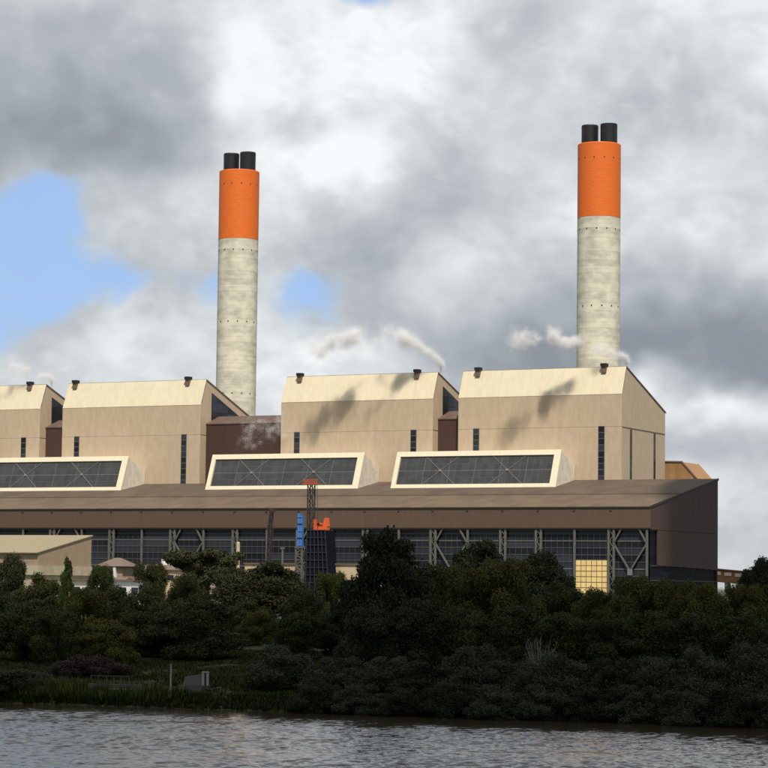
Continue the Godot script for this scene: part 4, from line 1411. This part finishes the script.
# [name, shape, tone, x, z, height, width, label]
const PLANTS := [
	["broadleaf_tree", "round", 3, -42.8, -300.0, 9.2, 5.3, "brownish green tree at the left frame edge before the beige shed"],
	["broadleaf_tree", "round", 0, -37.4, -285.0, 7.0, 7.0, "round dark green tree below the front wall of the beige shed"],
	["young_tree", "spire", 2, -31.6, -262.0, 9.1, 3.0, "narrow fresh green young tree rising before the beige shed gable"],
	["willow_tree", "willow", 2, -29.6, -275.0, 7.7, 4.7, "light green loose tree at the right corner of the beige shed"],
	["willow_tree", "willow", 1, -28.2, -250.0, 6.2, 6.0, "yellowish green willow below the beige shed gable"],
	["broadleaf_tree", "round", 0, -32.8, -240.0, 5.5, 7.2, "dark tree low at the left frame edge above the waterside shrub"],
	["broadleaf_tree", "round", 3, -38.5, -255.0, 5.9, 5.9, "dark tree cut by the left frame edge"],
	["willow_tree", "willow", 0, -29.2, -236.0, 4.8, 5.8, "dim green tree above the left end of the low maroon mound"],
	["broadleaf_tree", "willow", 0, -25.4, -262.0, 6.0, 7.5, "dark leafy tree below the small tan roofed hut"],
	["broadleaf_tree", "willow", 0, -27.6, -310.0, 8.2, 5.7, "dark tree left of the white tapered tank"],
	["broad_tree", "broad", 3, -24.4, -365.0, 11.9, 11.8, "flat topped spreading tree against the hall glazing left of the cream pole"],
	["broadleaf_tree", "willow", 0, -22.6, -300.0, 7.2, 6.0, "dark green tree directly below the white tapered tank"],
	["broadleaf_tree", "round", 1, -24.7, -236.0, 4.2, 6.4, "olive tree just above the railing on the bank"],
	["broadleaf_tree", "round", 0, -21.1, -243.0, 5.0, 7.1, "large dark tree above the left part of the grass clearing"],
	["broadleaf_tree", "round", 3, -16.4, -240.0, 5.7, 8.5, "largest dark tree standing behind the grass clearing"],
	["broadleaf_tree", "round", 0, -18.3, -325.0, 8.1, 7.5, "dark tree below the cream pole, left of the domed tree"],
	["domed_tree", "dome", 3, -13.9, -318.0, 9.4, 13.2, "domed dark green tree left of the navy scaffold tower"],
	["willow_tree", "willow", 1, -12.3, -262.0, 3.6, 5.0, "small yellow green tree below the domed tree"],
	["broadleaf_tree", "round", 0, -7.8, -240.0, 4.4, 5.9, "dim tree between the domed tree and the waterside mound shrub"],
	["willow_tree", "willow", 2, -5.7, -300.0, 7.4, 5.3, "pale thin leaved tree below the scaffold tower"],
	["broadleaf_tree", "round", 3, -4.8, -245.0, 4.1, 5.3, "dark tree below the pale thin leaved tree"],
	["conifer_tree", "pine", 4, 0.5, -236.0, 12.1, 9.8, "tallest dark conifer, in the middle of the river bank"],
	["conifer_tree", "pine", 4, -2.9, -246.0, 7.1, 5.7, "lower dark conifer against the left flank of the tallest conifer"],
	["broadleaf_tree", "round", 0, 4.5, -250.0, 8.7, 6.3, "dark tree against the right flank of the tallest conifer"],
	["domed_tree", "dome", 4, 12.8, -330.0, 12.7, 11.2, "near black rounded tree before the hall glazing, right of the tallest conifer"],
	["domed_tree", "dome", 4, 19.8, -325.0, 11.1, 9.8, "near black rounded tree left of the yellow panelled door"],
	["willow_tree", "willow", 1, 7.6, -258.0, 8.1, 7.7, "lighter green tree below the left near black rounded tree"],
	["willow_tree", "willow", 1, 12.3, -256.0, 8.8, 8.5, "widest light green tree between the two near black rounded trees"],
	["broadleaf_tree", "round", 0, 17.8, -262.0, 6.7, 7.7, "dark tree below and left of the yellow panelled door"],
	["willow_tree", "willow", 1, 21.3, -256.0, 6.0, 6.5, "olive tree crossing the foot of the yellow panelled door"],
	["willow_tree", "willow", 1, 24.6, -252.0, 7.2, 6.8, "olive tree below the diamond brace of the hall corner"],
	["willow_tree", "willow", 1, 28.1, -250.0, 7.1, 6.0, "olive tree below the end wall of the turbine hall"],
	["broadleaf_tree", "round", 1, 31.1, -248.0, 6.9, 5.9, "green tree below the far corner of the turbine hall end wall"],
	["willow_tree", "willow", 1, 34.6, -250.0, 6.5, 6.0, "olive tree below the brown conveyor gallery"],
	["broadleaf_tree", "round", 0, 38.3, -252.0, 7.3, 5.8, "dark tree cut by the right frame edge below the gallery"],
	["domed_tree", "dome", 4, 62.4, -430.0, 12.0, 8.6, "far black tree against the sky at the right frame edge"],
	["broadleaf_tree", "round", 4, 2.9, -226.0, 6.3, 7.3, "black green tree below the right flank of the tallest conifer"],
	["broadleaf_tree", "round", 0, 7.1, -228.0, 5.5, 7.0, "second row tree below the left light green tree"],
	["broadleaf_tree", "round", 3, 11.3, -226.0, 5.8, 7.3, "second row tree below the widest light green tree"],
	["broadleaf_tree", "round", 0, 15.5, -224.0, 5.2, 6.9, "second row tree behind the bare twiggy shrub"],
	["willow_tree", "willow", 3, 19.3, -224.0, 4.6, 6.7, "second row tree straight below the yellow panelled door"],
	["broadleaf_tree", "round", 0, 23.2, -224.0, 5.3, 6.9, "second row tree straight below the turbine hall corner"],
	["broadleaf_tree", "round", 3, 27.1, -222.0, 5.2, 6.8, "second row tree straight below the turbine hall end wall"],
	["broadleaf_tree", "round", 0, 31.2, -222.0, 5.5, 6.8, "second row tree nearest the right frame edge"],
	["broadleaf_tree", "round", 4, -0.8, -226.0, 5.7, 7.0, "black green tree at the foot of the tallest conifer"],
	["waterside_shrub", "shrub", 5, -30.5, -217.0, 2.2, 7.7, "grey green shrub overhanging the water at the left frame edge"],
	["waterside_shrub", "shrub", 5, -7.9, -214.0, 3.9, 6.9, "big mound shaped shrub right of the grass clearing"],
	["waterside_shrub", "shrub", 5, -3.5, -210.0, 3.3, 5.8, "waterside shrub directly right of the big mound shaped shrub"],
	["waterside_shrub", "shrub", 5, 0.2, -207.0, 3.9, 6.2, "waterside shrub straight below the tallest conifer"],
	["waterside_shrub", "shrub", 4, 3.9, -205.0, 3.4, 5.8, "low blackish waterside shrub, right of the one below the tallest conifer"],
	["waterside_shrub", "shrub", 5, 7.3, -204.0, 4.7, 6.3, "tall waterside shrub left of the bare twiggy shrub"],
	["waterside_shrub", "shrub", 5, 10.9, -202.0, 3.9, 5.9, "waterside shrub right in front of the bare twiggy shrub"],
	["waterside_shrub", "shrub", 5, 14.4, -201.0, 4.4, 6.2, "waterside shrub just right of the bare twiggy shrub"],
	["waterside_shrub", "shrub", 4, 17.9, -199.0, 4.1, 6.0, "blackish waterside shrub, fourth from the right frame edge"],
	["waterside_shrub", "shrub", 5, 21.2, -197.0, 4.8, 6.1, "grey green waterside shrub, third from the right frame edge"],
	["waterside_shrub", "shrub", 5, 24.5, -196.0, 5.1, 6.2, "grey green waterside shrub, second from the right frame edge"],
	["waterside_shrub", "shrub", 5, 28.0, -195.0, 5.5, 6.5, "grey green waterside shrub at the right frame edge"],
	["waterside_shrub", "shrub", 4, 5.4, -200.0, 3.2, 5.3, "lowest blackish shrub touching the water near the middle"],
	["waterside_shrub", "shrub", 5, 12.4, -198.0, 3.0, 5.6, "low shrub touching the water below the bare twiggy shrub"],
	["waterside_shrub", "shrub", 5, 19.4, -195.2, 3.1, 5.7, "low shrub touching the water below the turbine hall corner"],
	["waterside_shrub", "shrub", 4, 26.0, -191.8, 3.5, 5.9, "low blackish shrub touching the water at lower right"],
	["waterside_shrub", "shrub", 4, -4.9, -204.6, 3.1, 5.1, "low blackish shrub at the water right below the big mound shaped shrub"],
	["waterside_shrub", "shrub", 5, -1.5, -203.2, 2.5, 5.4, "low shrub touching the water left of the tallest conifer"],
	["waterside_shrub", "shrub", 4, 1.9, -201.1, 2.7, 5.3, "low blackish shrub touching the water below the conifer, right side"],
	["waterside_shrub", "shrub", 5, 8.9, -198.3, 2.9, 5.4, "low shrub touching the water, second right of the picture middle"],
	["waterside_shrub", "shrub", 4, 15.7, -196.3, 2.8, 5.4, "low blackish shrub touching the water below the yellow panelled door"],
	["waterside_shrub", "shrub", 5, 22.5, -193.0, 3.1, 5.6, "low shrub touching the water below the hall end wall"],
	["waterside_shrub", "shrub", 5, 28.8, -190.9, 3.5, 5.1, "low shrub touching the water, cut by the right frame edge"],
	["broadleaf_tree", "round", 0, -14.3, -285.0, 4.2, 6.6, "dark tree behind the small yellow green tree, below the domed tree"],
	["broadleaf_tree", "round", 3, -8.5, -275.0, 5.6, 5.9, "dim round tree at the foot of the pale trestle"],
	["broadleaf_tree", "round", 0, 6.3, -280.0, 6.0, 7.5, "dark tree in the gap right of the tallest conifer"],
	["broadleaf_tree", "round", 0, 21.5, -275.0, 4.7, 7.4, "dark tree low behind the olive tree at the yellow door"],
	["broadleaf_tree", "round", 0, 28.5, -272.0, 5.2, 7.3, "dark tree low between the olive trees at the hall corner"],
	["broadleaf_tree", "round", 0, 35.3, -270.0, 5.1, 7.3, "dark tree low between the last two olive trees"],
	["broadleaf_tree", "round", 0, -22.6, -280.0, 2.8, 7.5, "dark tree low between the hut and the domed tree"],
	["broadleaf_tree", "round", 0, -29.2, -282.0, 2.7, 7.6, "dark tree low behind the yellowish green willow"],
	["broadleaf_tree", "round", 3, -34.5, -272.0, 4.7, 7.3, "dark tree low under the beige shed roof"],
	["low_shrub", "mound", 6, -25.1, -224.0, 2.2, 7.1, "low broad dark maroon mound behind the bank railing"],
	["twiggy_shrub", "twig", 7, 12.6, -206.0, 4.7, 3.6, "bare twiggy shrub with pale stems among the waterside shrubs"],
]

func make_plants() -> void:
	rng.seed = 5150
	var i := 0
	for p in PLANTS:
		var proto := make_plant_kind(p[1], i % 3 if p[1] in ["round", "willow", "shrub"] else i % 2)
		var o: Node3D = proto.duplicate()
		o.name = numbered(p[0])
		add_child(o)
		o.position = Vector3(p[3], land(p[3], p[4]) - 0.05, p[4])
		o.rotation.y = rng.randf() * TAU
		var wide: float = p[6] / 9.4
		o.scale = Vector3(wide, p[5] / 9.9, wide)
		if p[1] != "twig":
			(o.get_node("crown") as MeshInstance3D).material_override = M.leaf[p[2]]
		var shrub: bool = p[1] in ["shrub", "mound", "twig"]
		tag(o, p[7], "shrub" if shrub else "tree", "shrubs along the waterline" if p[0] == "waterside_shrub" else ("" if shrub else "trees on the river bank"))
		i += 1
	for k in kinds:
		kinds[k].free()

func tuft(blades: int, high: float, spread: float, seed_: int) -> ArrayMesh:
	var r := RandomNumberGenerator.new()
	r.seed = seed_
	var st := mesh_tool()
	for i in blades:
		var a := r.randf() * TAU
		var p := Vector3(cos(a), 0, sin(a)) * r.randf() * spread
		var lean := Vector3(cos(a), 0, sin(a)) * r.randf_range(0.1, 0.6) * high
		var s := Vector3(-sin(a), 0, cos(a)) * 0.035
		var h := high * r.randf_range(0.5, 1.0)
		var k := r.randf_range(0.6, 1.0)
		for v in [p - s, p + lean * 0.5 + Vector3(0, h, 0) + lean * 0.5, p + s]:
			st.set_normal(Vector3(0, 0.7, 0.7))
			st.set_color(Color(k, k, k * 0.9))
			st.add_vertex(v)
	return st.commit()

func scatter(called: String, label: String, mesh: Mesh, m: Material, n: int, x0: float, x1: float, d0: float, d1: float, seed_: int, bare := -0.25) -> void:
	var r := RandomNumberGenerator.new()
	r.seed = seed_
	var patch := FastNoiseLite.new()
	patch.seed = seed_
	patch.frequency = 0.09
	var mm := MultiMesh.new()
	mm.transform_format = MultiMesh.TRANSFORM_3D
	mm.mesh = mesh
	var places := []
	for i in n:
		var x := r.randf_range(x0, x1)
		var z := shore(x) - r.randf_range(d0, d1)
		if patch.get_noise_2d(x, z) < bare and r.randf() < 0.6 or r.randf() > smoothstep(0.0, 6.0, minf(x - x0, x1 - x)):
			continue
		places.append(Transform3D(Basis(Vector3.UP, r.randf() * TAU).scaled(Vector3.ONE * r.randf_range(0.6, 1.3)), Vector3(x, land(x, z) - 0.03, z)))
	mm.instance_count = places.size()
	for i in places.size():
		mm.set_instance_transform(i, places[i])
	var o := MultiMeshInstance3D.new()
	o.name = called
	o.multimesh = mm
	o.material_override = m
	o.set_meta("kind", "stuff")
	tag(o, label, "grass")
	add_child(o)

func make_bank() -> void:
	scatter("grass", "dim short grass on the clearing of the river bank", tuft(9, 0.34, 0.22, 3), M.grass, 46000, -48.0, 12.0, 0.3, 46.0, 31)
	scatter("reeds", "rough green grass along the left waterline", tuft(10, 0.95, 0.25, 8), M.leaf[2], 3400, -33.0, -15.5, 0.4, 4.4, 37)
	scatter("shore_grass", "low dark grass hanging over the waterline of the clearing", tuft(9, 0.42, 0.25, 5), M.grass, 5200, -40.0, 12.0, -0.1, 3.2, 43, -2.0)
	# railing on the bank
	var y := land(-22.4, -216.6)
	var t := bank_thing("bank_railing", "dark railing on the bank in front of the maroon mound", "railing", Vector3(-22.4, y, -216.6), -0.3)
	for i in 6:
		var st := mesh_tool()
		bar(st, Vector3(-1.7 + 0.68 * i, -0.3, 0), Vector3(-1.7 + 0.68 * i, 1.0, 0), 0.035)
		part("post", st, M.rail_dark, t)
	for h in [0.5, 0.98]:
		var st := mesh_tool()
		bar(st, Vector3(-1.75, h, 0), Vector3(1.75, h, 0), 0.03)
		part("rail", st, M.rail_dark, t)
	# low retaining wall with a pale pipe
	y = land(-21.6, -213.4)
	t = bank_thing("retaining_wall", "low dark retaining wall below the bank railing", "wall", Vector3(-21.6, y, -213.4), -0.3)
	for i in 9:
		for j in 2:
			var st := mesh_tool()
			slab(st, -2.4 + 0.53 * i + 0.015, -2.4 + 0.53 * (i + 1) - 0.015, -0.4 + 0.62 * j, 0.2 + 0.62 * j, -0.2 + 0.04 * ((i + j) % 3), 0.4)
			part("block", st, M.old_concrete, t)
	t = bank_thing("pale_pipe", "thin pale pipe lying along the low retaining wall", "pipe", Vector3(-21.2, y + 0.42, -213.1), -0.3)
	var ps := mesh_tool()
	tube(ps, [Vector3(-1.0, 0, 0), Vector3(1.05, 0.03, 0)], [0.05, 0.05], 8)
	part("pipe", ps, M.weathered, t)
	# plank at the left
	y = land(-26.9, -219.0)
	t = bank_thing("plank_bench", "pale low plank bench left of the railing", "bench", Vector3(-26.9, y, -219.0), -0.2)
	ps = mesh_tool()
	slab(ps, -1.05, 1.05, 0.38, 0.52, -0.2, 0.2)
	part("plank", ps, M.old_concrete, t)
	for x in [-0.8, 0.8]:
		ps = mesh_tool()
		slab(ps, x - 0.08, x + 0.08, -0.3, 0.378, -0.15, 0.15)
		part("leg", ps, M.rail_dark, t)
	# concrete outfall
	y = land(-15.2, -212.4)
	t = bank_thing("outfall", "small grey concrete outfall at the water's edge", "outfall", Vector3(-15.2, y, -212.4), -0.36)
	ps = mesh_tool()
	slab(ps, -1.15, 0.9, -0.9, 0.5, -0.4, 0.6)
	part("apron", ps, M.old_concrete, t)
	ps = mesh_tool()
	prism(ps, [Vector3(-1.0, 0.52, -0.1), Vector3(0.75, 0.52, -0.1), Vector3(0.75, 1.5, -0.6), Vector3(-1.0, 1.2, -0.6)], Vector3(0, 0, -0.6))
	part("headwall", ps, M.rail_dark, t)
	for x in [0.72, 1.12]:
		ps = mesh_tool()
		slab(ps, x, x + 0.16, 0.52, 1.55, 0.1, 0.26)
		part("gate_post", ps, M.weathered, t)
	ps = mesh_tool()
	slab(ps, 0.70, 1.30, 1.56, 1.66, 0.08, 0.3)
	part("gate_beam", ps, M.weathered, t)
	y = land(-17.0, -212.0)
	t = bank_thing("marker_post", "slender pale marker post left of the concrete outfall", "post", Vector3(-17.0, y, -212.0))
	ps = mesh_tool()
	tube(ps, [Vector3(0, -0.3, 0), Vector3(0, 2.3, 0)], [0.07, 0.06], 8)
	part("shaft", ps, M.weathered, t)
	ps = mesh_tool()
	slab(ps, -0.09, 0.09, 2.302, 2.36, -0.09, 0.09)
	part("cap", ps, M.weathered, t)
	# stones at the waterline
	rng.seed = 616
	var stone := mesh_tool()
	var ico := []
	for i in 14:
		var a := TAU * i / 7.0
		var rr := rng.randf_range(0.75, 1.15)
		ico.append(Vector3(cos(a) * rr * (1.0 if i < 7 else 0.6), 0.0 if i < 7 else rng.randf_range(0.4, 0.62), sin(a) * rr * 0.7 * (1.0 if i < 7 else 0.6)))
	for i in 7:
		var j := (i + 1) % 7
		poly(stone, [ico[i], ico[j], ico[j + 7], ico[i + 7]], ico[i] + Vector3(0, 0.2, 0))
	var lid := []
	for i in 7:
		lid.append(ico[i + 7])
	poly(stone, lid, Vector3.UP)
	var stone_mesh := stone.commit()
	for s in [[-26.6, 0.35, "pale stone at the waterline left of the reeds"], [-12.6, 0.30, "stone at the waterline right of the concrete outfall"], [-5.2, 0.4, "larger pale stone at the waterline below the big mound shaped shrub"], [-3.4, 0.28, "small stone at the waterline right of the larger pale stone"]]:
		var o := MeshInstance3D.new()
		o.name = numbered("shore_stone")
		o.mesh = stone_mesh
		o.material_override = M.weathered
		add_child(o)
		var z := shore(s[0]) - 0.5
		o.position = Vector3(s[0], land(s[0], z) - 0.06, z)
		o.scale = Vector3.ONE * s[1]
		tag(o, s[2], "stone", "stones at the waterline")

# ------------------------------------------------------------------
func _ready() -> void:
	rng.seed = 1
	# camera on the near bank, a long lens tipped up 4.4 degrees
	var cam := Camera3D.new()
	cam.name = "camera"
	cam.fov = 16.807
	cam.near = 1.0
	cam.far = 9000.0
	var basis_ := Basis(Vector3.RIGHT, 0.077154)
	cam.transform = Transform3D(basis_ * Basis(Vector3.BACK, 0.012), Vector3(0, 10, 0))
	add_child(cam)
	cam.current = true
	var env := Environment.new()
	env.background_mode = Environment.BG_SKY
	env.sky = make_sky()
	env.ambient_light_source = Environment.AMBIENT_SOURCE_SKY
	env.tonemap_mode = Environment.TONE_MAPPER_LINEAR
	env.tonemap_exposure = 1.0
	env.volumetric_fog_enabled = true
	env.volumetric_fog_density = 0.0
	env.sdfgi_enabled = true
	env.ssao_enabled = true
	env.ssil_enabled = true
	var we := WorldEnvironment.new()
	we.name = "environment"
	we.environment = env
	add_child(we)
	var sun := DirectionalLight3D.new()
	sun.name = "sun"
	sun.light_energy = 1.5
	sun.light_color = Color(1.0, 0.965, 0.915)
	sun.light_angular_distance = 0.55
	sun.shadow_enabled = true
	sun.basis = Basis.looking_at(-SUN)
	add_child(sun)
	make_materials()
	print("materials")
	make_ground()
	make_river()
	print("ground, river")
	make_chimney(-59.95, 104.0, "right chimney, grey concrete with orange top and two black flues")
	make_chimney(-190.6, 104.0, "left chimney, grey concrete with orange top and two black flues")
	make_boiler_house(-29.0, "rightmost beige boiler house, its slotted end wall in view", false, [[-75.0, 55.95, 41.0], [-35.25, 55.95, 40.0]], [-75.8, -35.6], -30.5)
	make_boiler_house(-89.3, "beige boiler house between the wide and the narrow brown block, mid picture", true, [[-135.5, 55.95, 41.0], [-95.65, 55.95, 40.0]], [-136.2, -96.0], -90.3)
	make_boiler_house(-170.1, "beige boiler house directly left of the left chimney's foot", true, [[-216.3, 55.95, 41.0], [-176.0, 55.95, 40.0]], [-219.0, -176.5], -171.4)
	make_boiler_house(-230.8, "beige boiler house cut by the left frame edge", true, [[-237.0, 55.95, 40.0]], [-236.8], -231.4)
	make_link_block(-170.1, -141.3, "wide dark brown block between the two middle boiler houses")
	make_link_block(-89.3, -80.9, "narrow brown block left of the rightmost boiler house")
	make_link_block(-230.8, -222.05, "narrow brown block right of the leftmost boiler house")
	make_hall()
	make_conveyors()
	make_yard()
	make_office()
	make_cranes()
	print("station")
	make_plants()
	make_bank()
	print("plants")
	make_steam()
	make_cloud()
	print("done")
